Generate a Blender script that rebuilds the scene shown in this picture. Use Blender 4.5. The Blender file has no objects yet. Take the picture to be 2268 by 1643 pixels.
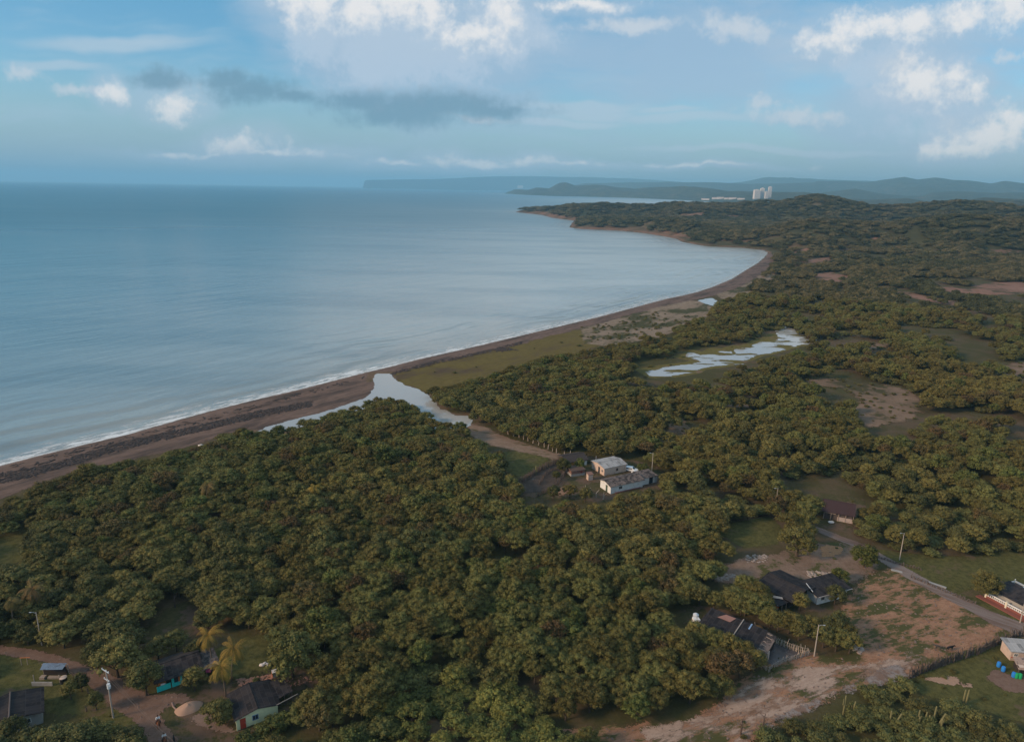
import bpy, bmesh, math, random
import numpy as np
from mathutils import Vector, Matrix
random.seed(7)
RNG = np.random.default_rng(11)
sc = bpy.context.scene
C = sc.collection

# ------------------------------------------------------------------ camera
H0 = 90.0
FPX, CU, CV = 1513.0, 1134.0, 821.5            # focal length and centre in the 2268 px wide measuring grid
PITCH, ROLL = math.radians(14.97), math.radians(1.0)
_f = np.array([0, math.cos(PITCH), -math.sin(PITCH)])
_r0 = np.array([1.0, 0, 0]); _u0 = np.array([0, math.sin(PITCH), math.cos(PITCH)])
_r = math.cos(ROLL) * _r0 + math.sin(ROLL) * _u0
_u = -math.sin(ROLL) * _r0 + math.cos(ROLL) * _u0
cam_d = bpy.data.cameras.new('camera'); cam = bpy.data.objects.new('camera', cam_d); C.objects.link(cam)
cam.matrix_world = Matrix(((_r[0], _u[0], -_f[0], 0), (_r[1], _u[1], -_f[1], 0), (_r[2], _u[2], -_f[2], H0), (0, 0, 0, 1)))
cam_d.sensor_width = 36; cam_d.lens = 36 * FPX / 2268; cam_d.clip_start = 1.0; cam_d.clip_end = 90000
sc.camera = cam

def ray(u, v): return _f + (u - CU) / FPX * _r - (v - CV) / FPX * _u
def proj(p):
    p = np.asarray(p, float) - np.array([0, 0, H0]); w = p @ _f
    return CU + FPX * (p @ _r) / w, CV - FPX * (p @ _u) / w, w

# ------------------------------------------------------------------ light and exposure
SUN_EL, SUN_AZ = math.radians(24), math.radians(-112)      # azimuth from +Y towards +X: low over the sea, behind to the left
sc.view_settings.view_transform = 'Standard'; sc.view_settings.look = 'None'
sc.view_settings.exposure = 0.14; sc.view_settings.gamma = 1.0
sd = Vector((math.sin(SUN_AZ) * math.cos(SUN_EL), math.cos(SUN_AZ) * math.cos(SUN_EL), math.sin(SUN_EL)))
sl = bpy.data.lights.new('sun', 'SUN'); sl.energy = 3.0; sl.angle = math.radians(10); sl.color = (1.0, 0.72, 0.48)
so = bpy.data.objects.new('sun', sl); C.objects.link(so); so.rotation_euler = sd.to_track_quat('Z', 'Y').to_euler()

# ------------------------------------------------------------------ node helpers
class NT:
    def __init__(s, tree): s.t = tree; s.n = tree.nodes; s.l = tree.links
    def node(s, typ, **kw):
        n = s.n.new(typ)
        for k, v in kw.items(): setattr(n, k, v)
        return n
    def put(s, sock, val):
        if val is None: return
        if hasattr(val, 'links'): s.l.new(val, sock)
        else:
            if isinstance(val, tuple) and len(val) == 3 and sock.type == 'RGBA': val = (*val, 1)
            sock.default_value = val
    def math(s, op, a, b=None, c=None, clamp=False):
        n = s.node('ShaderNodeMath', operation=op, use_clamp=clamp)
        s.put(n.inputs[0], a); s.put(n.inputs[1], b); s.put(n.inputs[2], c); return n.outputs[0]
    def vmath(s, op, a, b=None, out=0):
        n = s.node('ShaderNodeVectorMath', operation=op); s.put(n.inputs[0], a); s.put(n.inputs[1], b); return n.outputs[out]
    def mix(s, f, a, b, mode='MIX'):
        n = s.node('ShaderNodeMix', data_type='RGBA', blend_type=mode, clamp_factor=True)
        s.put(n.inputs[0], f); s.put(n.inputs[6], a); s.put(n.inputs[7], b); return n.outputs[2]
    def noise(s, vec, scale, detail=3.0, rough=0.55, dist=0.0, lac=2.0, color=False):
        n = s.node('ShaderNodeTexNoise'); s.put(n.inputs['Vector'], vec)
        n.inputs['Scale'].default_value = scale; n.inputs['Detail'].default_value = detail
        n.inputs['Roughness'].default_value = rough; n.inputs['Distortion'].default_value = dist; n.inputs['Lacunarity'].default_value = lac
        return n.outputs[1 if color else 0]
    def ramp(s, x, a, b, c=0.0, d=1.0, smooth=True):
        n = s.node('ShaderNodeMapRange', interpolation_type='SMOOTHSTEP' if smooth else 'LINEAR')
        s.put(n.inputs[0], x); s.put(n.inputs[1], a); s.put(n.inputs[2], b); s.put(n.inputs[3], c); s.put(n.inputs[4], d); return n.outputs[0]
    def attr(s, name, out=2): return s.node('ShaderNodeAttribute', attribute_name=name).outputs[out]
    def pos(s): return s.node('ShaderNodeNewGeometry').outputs['Position']
    def scalev(s, v, x, y, z): return s.vmath('MULTIPLY', v, (x, y, z))

def material(name, rough=0.85, spec=0.25):
    m = bpy.data.materials.new(name); m.use_nodes = True
    t = NT(m.node_tree); b = t.n['Principled BSDF']
    b.inputs['Roughness'].default_value = rough; b.inputs['Specular IOR Level'].default_value = spec
    return m, t, b

# ------------------------------------------------------------------ world: physical sky behind procedural clouds, laid out by direction
def sky_xz(u, v):
    d = ray(u, v); return d[0] / d[1], d[2] / d[1]
def build_world():
    w = bpy.data.worlds.new('World'); sc.world = w; w.use_nodes = True
    t = NT(w.node_tree); bg = t.n['Background']
    sky = t.node('ShaderNodeTexSky', sky_type='NISHITA', sun_disc=False)
    sky.sun_elevation = SUN_EL; sky.sun_rotation = SUN_AZ; sky.air_density = 1.0; sky.dust_density = 0.6; sky.ozone_density = 1.5
    base = t.mix(1.0, sky.outputs[0], (0.088, 0.118, 0.130), 'MULTIPLY')
    d = t.node('ShaderNodeTexCoord').outputs['Generated']
    sx = t.node('ShaderNodeSeparateXYZ'); t.put(sx.inputs[0], d)
    y = t.math('MAXIMUM', sx.outputs[1], 0.08)
    X = t.math('DIVIDE', sx.outputs[0], y); Z = t.math('DIVIDE', sx.outputs[2], y)
    cm = t.node('ShaderNodeCombineXYZ'); t.put(cm.inputs[0], X); t.put(cm.inputs[1], Z); P0 = cm.outputs[0]
    front = t.math('MULTIPLY', t.ramp(sx.outputs[1], 0.25, 0.55), t.ramp(sx.outputs[2], 0.55, 0.36))
    # low dull band near the horizon
    elev = sx.outputs[2]
    base = t.mix(t.ramp(elev, 0.16, 0.0), base, (0.31, 0.425, 0.50))
    base = t.mix(t.ramp(elev, 0.02, 0.30, 0.0, 0.70), base, (0.085, 0.335, 0.56))
    def warp(p, sc_, amp, det=3.0):
        n = t.noise(p, sc_, det, color=True)
        return t.vmath('ADD', p, t.scalev(t.vmath('SUBTRACT', n, (0.5, 0.5, 0.5)), amp, amp, 0))
    Pw = warp(P0, 6.0, 0.042, 3.0); Pf = warp(Pw, 34.0, 0.017, 3.0)
    fb = t.math('ADD', t.noise(P0, 22.0, 5.0, 0.70), t.math('MULTIPLY', t.math('SUBTRACT', t.noise(P0, 75.0, 3.0, 0.6), 0.5), 0.22))
    def blobs(lst, P, shade=False):
        acc = None; sha = None
        for (u, v, a, b, *ang) in lst:
            c = sky_xz(u, v)
            q = t.vmath('SUBTRACT', P, (c[0], c[1], 0))
            if ang:
                th = math.radians(ang[0]); rt = t.node('ShaderNodeVectorRotate', rotation_type='Z_AXIS')
                t.put(rt.inputs['Vector'], q); rt.inputs['Angle'].default_value = -th; q = rt.outputs[0]
            q = t.scalev(q, FPX / a, FPX / b, 0)
            m = t.math('SUBTRACT', 1.0, t.vmath('LENGTH', q, out=1))
            acc = m if acc is None else t.math('MAXIMUM', acc, m)
            if shade:
                sp = t.node('ShaderNodeSeparateXYZ'); t.put(sp.inputs[0], q); k = t.math('ADD', m, t.math('MULTIPLY', sp.outputs[1], 1.25))
                sha = k if sha is None else t.math('MAXIMUM', sha, k)
        return (acc, sha) if shade else acc
    # 1. wide pale veils
    veil = blobs([(1000, 130, 440, 210), (830, 120, 240, 170), (2000, 230, 320, 190), (1500, 120, 480, 210), (1950, 120, 420, 130)], Pw)
    st = t.noise(t.scalev(Pw, 1.0, 3.2, 1.0), 5.0, 4.0, 0.6)
    vf = t.math('MULTIPLY', t.ramp(t.math('ADD', veil, t.math('MULTIPLY', t.math('SUBTRACT', st, 0.5), 1.8)), -0.05, 0.75), 0.72)
    col = t.mix(vf, base, (0.36, 0.475, 0.61))
    streak = t.noise(t.scalev(Pw, 1.0, 6.0, 1.0), 3.3, 4.0, 0.62)
    col = t.mix(t.ramp(streak, 0.48, 0.75, 0.0, 0.45), col, (0.40, 0.54, 0.65))
    # right and centre: thick soft towers
    thick = blobs([(2040, 200, 170, 105), (1960, 150, 130, 60), (900, 110, 250, 120), (700, 60, 90, 110), (1120, 70, 140, 90), (2120, 270, 110, 60)], Pf)
    tf = t.ramp(t.math('ADD', thick, t.math('MULTIPLY', t.math('SUBTRACT', fb, 0.5), 2.0)), 0.04, 0.60, 0.0, 0.72)
    col = t.mix(tf, col, (0.47, 0.57, 0.69))
    # 2. thin light streaks
    lay = blobs([(1300, 235, 190, 14), (1260, 268, 170, 12), (1520, 262, 230, 16), (1480, 246, 110, 10), (1310, 248, 150, 20), (240, 95, 260, 22), (120, 140, 150, 14), (1700, 330, 380, 10)], Pw)
    col = t.mix(t.ramp(t.math('ADD', lay, t.math('MULTIPLY', t.math('SUBTRACT', st, 0.5), 0.8)), 0.0, 0.7, 0.0, 0.62), col, (0.46, 0.565, 0.66))
    # 3. bright cumulus
    cum, csh = blobs([(880, -8, 160, 88), (790, 30, 90, 50), (955, 20, 46, 80), (1120, 16, 48, 70), (1060, 78, 120, 44), (700, 6, 110, 56), (1300, 10, 110, 16),
                 (1830, 94, 84, 30), (1900, 70, 130, 44, 16), (2010, 54, 140, 40, 6), (2140, 40, 130, 44, 14), (2240, 10, 100, 50),
                 (2110, 172, 50, 28), (2160, 194, 34, 34), (2050, 190, 100, 60), (2200, 304, 120, 46), (2255, 280, 70, 44), (2130, 330, 90, 28),
                 (530, 328, 100, 38), (450, 342, 170, 12), (620, 342, 150, 14), (985, 357, 54, 20), (1160, 360, 80, 17), (1080, 366, 230, 11), (1260, 366, 130, 9), (1550, 369, 170, 7), (890, 364, 110, 10),
                 (255, 200, 34, 34), (375, 216, 72, 38)], Pf, True)
    puf = blobs([(1700, 224, 60, 24), (1835, 252, 60, 22), (2112, 268, 34, 26), (1990, 150, 70, 30), (2235, 132, 46, 18), (185, 202, 80, 18), (60, 160, 60, 26), (1805, 366, 30, 12), (1050, 260, 90, 12), (1760, 250, 120, 30), (1420, 60, 160, 24), (1640, 60, 120, 40)], Pf)
    pf_ = t.ramp(t.math('ADD', puf, t.math('MULTIPLY', t.math('SUBTRACT', fb, 0.5), 2.6)), 0.05, 1.0, 0.0, 0.75)
    col = t.mix(pf_, col, (0.60, 0.64, 0.69))
    cf = t.ramp(t.math('ADD', cum, t.math('MULTIPLY', t.math('SUBTRACT', fb, 0.5), 2.7)), -0.05, 0.95)
    relief = t.noise(t.vmath('ADD', Pf, (0.004, -0.012, 0)), 18.0, 4.0, 0.6)
    skirt = t.ramp(t.math('ADD', cum, t.math('MULTIPLY', t.math('SUBTRACT', st, 0.5), 1.2)), -0.95, 0.35, 0.0, 0.55)
    col = t.mix(skirt, col, (0.43, 0.53, 0.645))
    cc = t.mix(t.ramp(t.math('ADD', t.math('MULTIPLY', t.math('ADD', t.math('MULTIPLY', relief, 0.5), t.math('MULTIPLY', fb, 0.5)), 3.6), csh), 1.75, 3.6), (0.40, 0.500, 0.61), (0.84, 0.81, 0.79))
    col = t.mix(t.math('MULTIPLY', cf, 0.84), col, cc)
    # 4. dark grey-blue bank
    dk = blobs([(560, 198, 130, 34), (500, 178, 70, 30), (350, 172, 80, 26), (650, 214, 90, 20), (950, 238, 270, 40), (900, 252, 170, 34), (800, 222, 130, 28), (1100, 245, 90, 22)], Pw)
    dfa = t.ramp(t.math('ADD', dk, t.math('MULTIPLY', t.math('SUBTRACT', fb, 0.5), 1.7)), -0.10, 0.75, 0.0, 0.80)
    col = t.mix(dfa, col, (0.150, 0.275, 0.375))
    # behind and overhead: broken cloud of the same kind
    n2 = t.noise(t.scalev(d, 1, 1, 2.2), 2.6, 3.0, 0.6)
    rest = t.mix(t.ramp(n2, 0.36, 0.68), base, (0.60, 0.58, 0.55))
    t.put(bg.inputs[0], col); bg2 = t.node('ShaderNodeBackground'); t.put(bg2.inputs[0], rest)
    mx = t.node('ShaderNodeMixShader'); t.put(mx.inputs[0], front); t.l.new(bg2.outputs[0], mx.inputs[1]); t.l.new(bg.outputs[0], mx.inputs[2])
    t.l.new(mx.outputs[0], t.n['World Output'].inputs['Surface'])
    w.cycles.sampling_method = 'MANUAL'; w.cycles.sample_map_resolution = 512
build_world()
sc.cycles.max_bounces = 5; sc.cycles.diffuse_bounces = 2; sc.cycles.glossy_bounces = 2; sc.cycles.transmission_bounces = 2
sc.cycles.volume_bounces = 1; sc.cycles.transparent_max_bounces = 8; sc.cycles.use_denoising = True
sc.cycles.caustics_reflective = False; sc.cycles.caustics_refractive = False

# ------------------------------------------------------------------ tagging and mesh helpers
def tag(o, label=None, cat=None, group=None, kind=None):
    for k, v in (('label', label), ('category', cat), ('group', group), ('kind', kind)):
        if v: o[k] = v
    return o
def thing(name, loc, rz, label, cat, group=None):
    o = bpy.data.objects.new(name, None); C.objects.link(o); o.location = loc; o.rotation_euler = (0, 0, rz); o.empty_display_size = 0.5
    return tag(o, label, cat, group)
def link_mesh(name, me, parent=None):
    o = bpy.data.objects.new(name, me); C.objects.link(o)
    if parent is not None: o.parent = parent
    return o
def np_mesh(name, V, Fq, mat=None, attrs=None, smooth=False):
    V = np.asarray(V, np.float32); Fq = np.asarray(Fq, np.int32); k = Fq.shape[1]
    me = bpy.data.meshes.new(name)
    me.vertices.add(len(V)); me.vertices.foreach_set('co', V.ravel())
    me.loops.add(Fq.size); me.loops.foreach_set('vertex_index', Fq.ravel())
    me.polygons.add(len(Fq)); me.polygons.foreach_set('loop_start', np.arange(0, Fq.size, k, dtype=np.int32))
    me.polygons.foreach_set('loop_total', np.full(len(Fq), k, np.int32))
    me.polygons.foreach_set('use_smooth', np.full(len(Fq), bool(smooth)))
    me.update(calc_edges=True)
    for n, a in (attrs or {}).items():
        at = me.attributes.new(n, 'FLOAT', 'POINT'); at.data.foreach_set('value', np.asarray(a, np.float32))
    if mat: me.materials.append(mat)
    return me

class MB:
    """collects solids in the thing's own frame, then links them as one mesh"""
    def __init__(s): s.v = []; s.f = []
    def add(s, vs, fs):
        o = len(s.v); s.v += [tuple(p) for p in vs]; s.f += [tuple(i + o for i in q) for q in fs]; return s
    def box(s, x0, x1, y0, y1, z0, z1):
        return s.add([(x0, y0, z0), (x1, y0, z0), (x1, y1, z0), (x0, y1, z0), (x0, y0, z1), (x1, y0, z1), (x1, y1, z1), (x0, y1, z1)],
                     [(0, 3, 2, 1), (4, 5, 6, 7), (0, 1, 5, 4), (1, 2, 6, 5), (2, 3, 7, 6), (3, 0, 4, 7)])
    def slab(s, corners, th):
        """a quad plate (4 top corners) with thickness th downwards"""
        b = [(p[0], p[1], p[2] - th) for p in corners]
        n = len(corners)
        return s.add(list(corners) + b, [tuple(range(n)), tuple(range(2 * n - 1, n - 1, -1))] + [(i, i + n, (i + 1) % n + n, (i + 1) % n) for i in range(n)])
    def tube(s, pts, rad, n=8):
        rings = []
        P = [Vector(p) for p in pts]
        rad = rad if isinstance(rad, (list, tuple)) else [rad] * len(P)
        vs = []
        for i, p in enumerate(P):
            d = (P[min(i + 1, len(P) - 1)] - P[max(i - 1, 0)]).normalized()
            a = d.cross(Vector((0, 0, 1)) if abs(d.z) < 0.9 else Vector((1, 0, 0))).normalized(); b = d.cross(a)
            for k in range(n):
                th = 2 * math.pi * k / n; vs.append(p + (a * math.cos(th) + b * math.sin(th)) * rad[i])
        fs = [(i * n + k, i * n + (k + 1) % n, (i + 1) * n + (k + 1) % n, (i + 1) * n + k) for i in range(len(P) - 1) for k in range(n)]
        fs += [tuple(range(n - 1, -1, -1)), tuple((len(P) - 1) * n + k for k in range(n))]
        return s.add(vs, fs)
    def ball(s, c, r, seg=8, rings=5, jit=0.0, seed=0):
        rn = random.Random(seed); r = r if isinstance(r, (tuple, list)) else (r, r, r)
        vs = [(c[0], c[1], c[2] - r[2])]
        for i in range(1, rings):
            ph = -math.pi / 2 + math.pi * i / rings
            for k in range(seg):
                th = 2 * math.pi * k / seg; j = 1 + rn.uniform(-jit, jit)
                vs.append((c[0] + r[0] * j * math.cos(ph) * math.cos(th), c[1] + r[1] * j * math.cos(ph) * math.sin(th), c[2] + r[2] * j * math.sin(ph)))
        vs.append((c[0], c[1], c[2] + r[2]))
        fs = [(0, 1 + (k + 1) % seg, 1 + k) for k in range(seg)]
        for i in range(rings - 2):
            for k in range(seg):
                a = 1 + i * seg; b = a + seg
                fs.append((a + k, a + (k + 1) % seg, b + (k + 1) % seg, b + k))
        l = 1 + (rings - 2) * seg; t_ = len(vs) - 1
        fs += [(l + k, l + (k + 1) % seg, t_) for k in range(seg)]
        return s.add(vs, fs)
    def mesh(s, name, mat, smooth=False):
        me = bpy.data.meshes.new(name); me.from_pydata(s.v, [], s.f); me.materials.append(mat); me.validate(); me.update()
        if smooth: me.polygons.foreach_set('use_smooth', [True] * len(me.polygons))
        return me
    def build(s, name, mat, parent=None, smooth=False): return link_mesh(name, s.mesh(name, mat, smooth), parent)
def dup(root, loc, rz, scale=None, label=None, group=None):
    r = root.copy(); C.objects.link(r); r.location = loc; r.rotation_euler = (0, 0, rz)
    if scale: r.scale = scale
    if label: r['label'] = label
    if group: r['group'] = group
    for ch in list(root.children):
        c = ch.copy(); C.objects.link(c); c.parent = r
        for g in list(ch.children):
            q = g.copy(); C.objects.link(q); q.parent = c
    return r

# ------------------------------------------------------------------ terrain
def unp(u, v, z=0.0):
    d = ray(u, v); t = (z - H0) / d[2]; return (d[0] * t, d[1] * t)
PLAIN = 1.3
COAST_V = [(0, 1031.6), (83, 1010), (177, 987), (283, 962), (367, 938), (467, 910), (567, 885), (667, 862), (756, 839), (806, 826), (866, 812), (923, 797),
           (986, 783), (1056, 767), (1156, 743), (1239, 723), (1323, 703), (1406, 681), (1473, 663), (1512, 655), (1545, 647), (1579, 636), (1622, 618), (1652, 599),
           (1679, 583), (1694, 570), (1702, 560), (1689, 554), (1645, 549), (1612, 548), (1562, 545), (1539, 541), (1512, 536), (1499, 529), (1473, 524), (1430, 517),
           (1373, 511), (1330, 509), (1289, 507.5), (1263, 504), (1266, 496), (1274, 489), (1250, 486), (1223, 482.5), (1199, 476), (1143, 470),
           (1149, 467.5), (1200, 466.5), (1260, 464.5), (1330, 463), (1400, 462), (1512, 461), (1580, 460),
           (1602, 453), (1579, 448), (1512, 443.7), (1450, 441), (1389, 438.3), (1300, 436), (1223, 434.5), (1173, 432.5), (1116, 429)]
cw = [unp(u, v, 0.0) for u, v in COAST_V]
e0 = Vector(cw[0]) - Vector(cw[4]); e0.normalize()
extL = (cw[0][0] + e0.x * 700, cw[0][1] + e0.y * 700)
LAND = np.array([extL] + cw + [(200, 12500), (9000, 14000), (40000, 20000), (40000, -6000), (extL[0], -6000)])
def sdist(x, y, poly, closed=True):
    """signed distance to a polygon, positive inside"""
    sh = np.shape(x); x = np.ravel(x).astype(np.float64); y = np.ravel(y).astype(np.float64)
    poly = np.asarray(poly, float); n = len(poly); best = np.full(x.shape, 1e18); ins = np.zeros(x.shape, bool)
    for i in range(n):
        ax, ay = poly[i]; bx, by = poly[(i + 1) % n]
        dx, dy = bx - ax, by - ay; L = dx * dx + dy * dy + 1e-12
        t = np.clip(((x - ax) * dx + (y - ay) * dy) / L, 0, 1)
        best = np.minimum(best, (x - ax - t * dx) ** 2 + (y - ay - t * dy) ** 2)
        if ay != by:
            c = ((ay > y) != (by > y)) & (x < (bx - ax) * (y - ay) / (by - ay) + ax); ins ^= c
    d = np.sqrt(best); return np.where(ins, d, -d).reshape(sh)
def vnoise(x, y, seed=0):
    """smooth value noise 0..1"""
    xi = np.floor(x).astype(np.int64); yi = np.floor(y).astype(np.int64); fx = x - xi; fy = y - yi
    fx = fx * fx * (3 - 2 * fx); fy = fy * fy * (3 - 2 * fy)
    def h(a, b):
        k = (a * 374761393 + b * 668265263 + seed * 974711) & 0xffffffff
        k = ((k ^ (k >> 13)) * 1274126177) & 0xffffffff
        return ((k ^ (k >> 16)) & 0xffff) / 65535.0
    return (h(xi, yi) * (1 - fx) + h(xi + 1, yi) * fx) * (1 - fy) + (h(xi, yi + 1) * (1 - fx) + h(xi + 1, yi + 1) * fx) * fy
def fbm(x, y, oct=4, seed=0):
    s = 0; a = 0.5; 
    for i in range(oct): s = s + a * vnoise(x * 2 ** i, y * 2 ** i, seed + i); a *= 0.5
    return s
# ridges: crest line (measured skyline), distance, front and back width
RIDGES = [
    ([(1143, 468), (1156, 465), (1223, 461), (1249, 459), (1273, 455), (1306, 454), (1336, 452), (1356, 454), (1406, 455), (1439, 456), (1473, 452), (1512, 452),
      (1612, 454), (1645, 453), (1695, 448), (1739, 449), (1779, 438), (1812, 434), (1845, 439), (1895, 451), (1959, 457), (2012, 457), (2079, 451), (2122, 448), (2179, 451), (2268, 462), (2400, 455)],
     [(1143, 2560), (1300, 2350), (1512, 2350), (1800, 2300), (2268, 2200)], 250, 260),
    ([(1560, 535), (1650, 520), (1712, 505), (1745, 499), (1795, 492), (1829, 493), (1979, 500), (2012, 494), (2079, 487), (2129, 482), (2212, 486), (2268, 489), (2400, 480)],
     [(1560, 1350), (2268, 1450)], 150, 140),
    ([(1263, 503), (1300, 490), (1400, 488), (1500, 492), (1560, 505), (1620, 515), (1700, 520), (1712, 540)], [(1263, 1790), (1400, 1750), (1512, 1500), (1712, 1350)], 180, 330),
    ([(1116, 427), (1126, 421), (1139, 419), (1169, 421), (1189, 415), (1216, 418), (1239, 405), (1253, 404), (1276, 412), (1316, 409), (1343, 411), (1373, 416), (1406, 419), (1439, 415),
      (1512, 413), (1539, 414), (1579, 419), (1612, 424), (1669, 424), (1779, 426), (1872, 441), (1929, 443), (2012, 440), (2079, 449), (2179, 438), (2268, 441), (2400, 440)],
     [(1116, 10900), (1250, 10300), (1512, 8600), (1700, 7800), (2268, 5200)], 750, 900),
    ([(1740, 450), (1822, 427), (1895, 418), (1945, 428), (2012, 434), (2045, 434), (2062, 427), (2119, 424), (2195, 428), (2268, 426), (2400, 430)], [(1740, 10500), (2268, 10000)], 1100, 1500),
    ([(1240, 415), (1300, 406), (1370, 405), (1460, 404), (1512, 404), (1579, 404), (1662, 408), (1799, 405), (1812, 401), (1929, 403), (1962, 398), (2005, 393), (2032, 398), (2069, 394), (2112, 399), (2145, 400), (2195, 407), (2225, 401), (2265, 406), (2400, 410)],
     [(1240, 17000), (2268, 14500)], 2200, 2500),
    ([(1560, 410), (1639, 404), (1699, 393), (1745, 394), (1829, 398), (1950, 402), (2050, 410)], [(1560, 22000), (2050, 22000)], 2500, 2500),
    ([(806, 409), (808, 399), (880, 398), (960, 397), (1050, 393), (1100, 391), (1180, 391), (1300, 393), (1400, 396), (1500, 402), (1560, 412)], [(806, 27500), (1560, 27500)], 1500, 1500),
]
_rp = []
for sil, dist, wf, wb in RIDGES:
    az = []; hz = []
    for u, v in sil:
        d = ray(u, v); hl = math.hypot(d[0], d[1]); Rr = np.interp(u, [p[0] for p in dist], [p[1] for p in dist])
        az.append(math.atan2(d[0], d[1])); hz.append((H0 + Rr * d[2] / hl, Rr))
    _rp.append((np.array(az), np.array([h[0] for h in hz]), np.array([h[1] for h in hz]), wf, wb))
FLATW = []                                              # water polygons that need level ground (filled below)
def height(x, y, sdl=None):
    x = np.asarray(x, float); y = np.asarray(y, float)
    if sdl is None: sdl = sdist(x, y, LAND)
    r = np.hypot(x, y); az = np.arctan2(x, y)
    h = np.where(sdl > 0, PLAIN * (1 - np.exp(-np.clip(sdl, 0, None) / 4.0)), np.clip(sdl * 0.10, -8, 0))
    fl = np.ones_like(h)
    for pw in FLATW: fl = np.minimum(fl, np.clip((-sdist(x, y, pw) - 2) / 40.0, 0, 1))
    inl = np.clip((sdl - 60) / 120.0, 0, 1); inl = inl * inl * (3 - 2 * inl) * fl
    h = h + inl * (0.7 + (fbm(x / 70, y / 70, 2, 5) - 0.4) * np.clip(r / 250, 0.5, 2.5))
    far = np.clip((r - 950) / 500, 0, 1)
    h = h + np.where(sdl > 0, far * np.minimum(9.0, sdl * 0.22), 0)
    rough = (fbm(x / 260, y / 260, 4, 21) - 0.47)
    rr = 0
    for azs, hc, Rs, wf, wb in _rp:
        c = np.interp(az, azs, hc, left=np.nan, right=np.nan); Rr = np.interp(az, azs, Rs)
        e = r - Rr; w = np.where(e < 0, wf, wb) * (1 + 0.25 * np.sin(az * 37 + wf))
        g = np.exp(-(e / w) ** 2)
        k = np.nan_to_num(c, nan=0.0)
        rr = np.maximum(rr, k * g * (1 + np.clip(np.abs(e) / w, 0, 1.4) * rough * 0.9))
    sf = np.clip(np.maximum(sdl, 0) / 60, 0, 1)
    sf = np.where((r > 13500) & (rr > 2.0), 1.0, sf)
    h = np.where((sf > 0) & (rr * sf > h), rr * sf + np.where(sdl > 0, h * np.exp(-rr / 6), 0), h)
    h = h + far * np.clip(rr / 30, 0.15, 1) * np.where((sdl > 80) & (r < 13500), rough * 9 * np.clip(r / 2500, 0, 2) * 0.5, 0)
    return h
def hz(x, y): return float(height(np.array([x]), np.array([y]))[0])
_MR = np.geomspace(60, 33000, 1800)
def G(u, v):
    """first ground point along the line of sight through a measured point"""
    z = 2.0; x, y = unp(u, v, z) if ray(u, v)[2] < -1e-4 else (0, 9e9)
    if math.hypot(x, y) < 700:
        for _ in range(5): x, y = unp(u, v, z); z = hz(x, y)
        return Vector((x, y, z))
    d = ray(u, v); hl = math.hypot(d[0], d[1]); X_ = _MR * d[0] / hl; Y_ = _MR * d[1] / hl; Z_ = H0 + _MR * d[2] / hl
    hh = np.maximum(height(X_, Y_), 0.0); k = np.where(Z_ <= hh)[0]; i = k[0] if len(k) else len(_MR) - 1
    return Vector((X_[i], Y_[i], hh[i]))
def world_poly(vp, z=None):
    if z is None: z = 2.0
    return np.array([unp(u, v, z) for u, v in vp])

# ------------------------------------------------------------------ measured outlines of the ground's regions
WATERLINE_L = COAST_V[:11]
EDGE = [(-100, 1135), (0, 1098), (93, 1062), (160, 1038), (267, 1018), (367, 995), (450, 975), (483, 958), (560, 945), (593, 950), (650, 930), (743, 905), (800, 892)]
BEACHZONE = [(-120, 1064)] + WATERLINE_L + [(866, 830), (834, 850), (826, 875)] + EDGE[::-1]
INNER = [(866, 828), (956, 806), (1056, 785), (1156, 761), (1239, 739), (1323, 719), (1406, 695), (1473, 677), (1530, 665), (1580, 653), (1630, 640), (1662, 622), (1692, 603), (1708, 588), (1712, 570), (1702, 560)]
BEACH_R = COAST_V[10:27] + INNER[::-1]
FLATZONE = COAST_V[10:27] + [(1712, 575), (1709, 590), (1680, 612), (1660, 632), (1655, 650), (1620, 656), (1590, 668), (1575, 692), (1540, 705), (1512, 714), (1456, 731), (1403, 746),
                             (1330, 765), (1256, 778), (1206, 786), (1139, 807), (1039, 837), (956, 852), (930, 860), (900, 850), (873, 842)]
OLIVE = [(870, 830), (956, 807), (1056, 786), (1156, 762), (1239, 740), (1290, 728), (1330, 735), (1345, 765), (1256, 790), (1200, 805), (1139, 825), (1039, 855), (956, 872), (930, 866), (900, 854), (876, 842)]
RIVER = [(834, 829), (863, 828), (873, 842), (896, 855), (923, 863), (943, 875), (963, 895), (969, 908), (986, 910), (1003, 922), (1043, 923), (1043, 935), (1023, 952), (1000, 958), (975, 955),
         (945, 935), (925, 917), (900, 903), (860, 898), (825, 898), (790, 908), (743, 924), (667, 944), (593, 960), (566, 962), (593, 947), (667, 927), (743, 907), (782, 892), (810, 884), (826, 872), (834, 851), (830, 840)]
LAGOON = [(1724, 713), (1750, 714), (1747, 724), (1759, 734), (1775, 743), (1779, 749), (1802, 748), (1804, 754), (1789, 762), (1765, 764), (1742, 772), (1719, 776), (1699, 782), (1679, 784), (1659, 792),
          (1639, 806), (1612, 806), (1592, 809), (1562, 812), (1542, 816), (1535, 822), (1512, 826), (1480, 832), (1460, 832), (1440, 832), (1436, 824), (1480, 815), (1532, 808), (1562, 803), (1552, 798), (1524, 790),
          (1530, 782), (1549, 789), (1579, 786), (1599, 778), (1617, 780), (1612, 789), (1625, 791), (1636, 783), (1629, 775), (1645, 771), (1665, 773), (1676, 770), (1672, 766), (1689, 757), (1719, 757), (1732, 749), (1725, 741), (1723, 731)]
MARSH = [(1400, 815), (1432, 838), (1520, 834), (1600, 818), (1680, 796), (1740, 778), (1790, 766), (1790, 752), (1750, 730), (1720, 735), (1690, 745), (1640, 763), (1540, 770), (1480, 792), (1405, 803)]
POND = [(1549, 666), (1575, 661), (1586, 668), (1580, 677), (1563, 672)]
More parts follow.
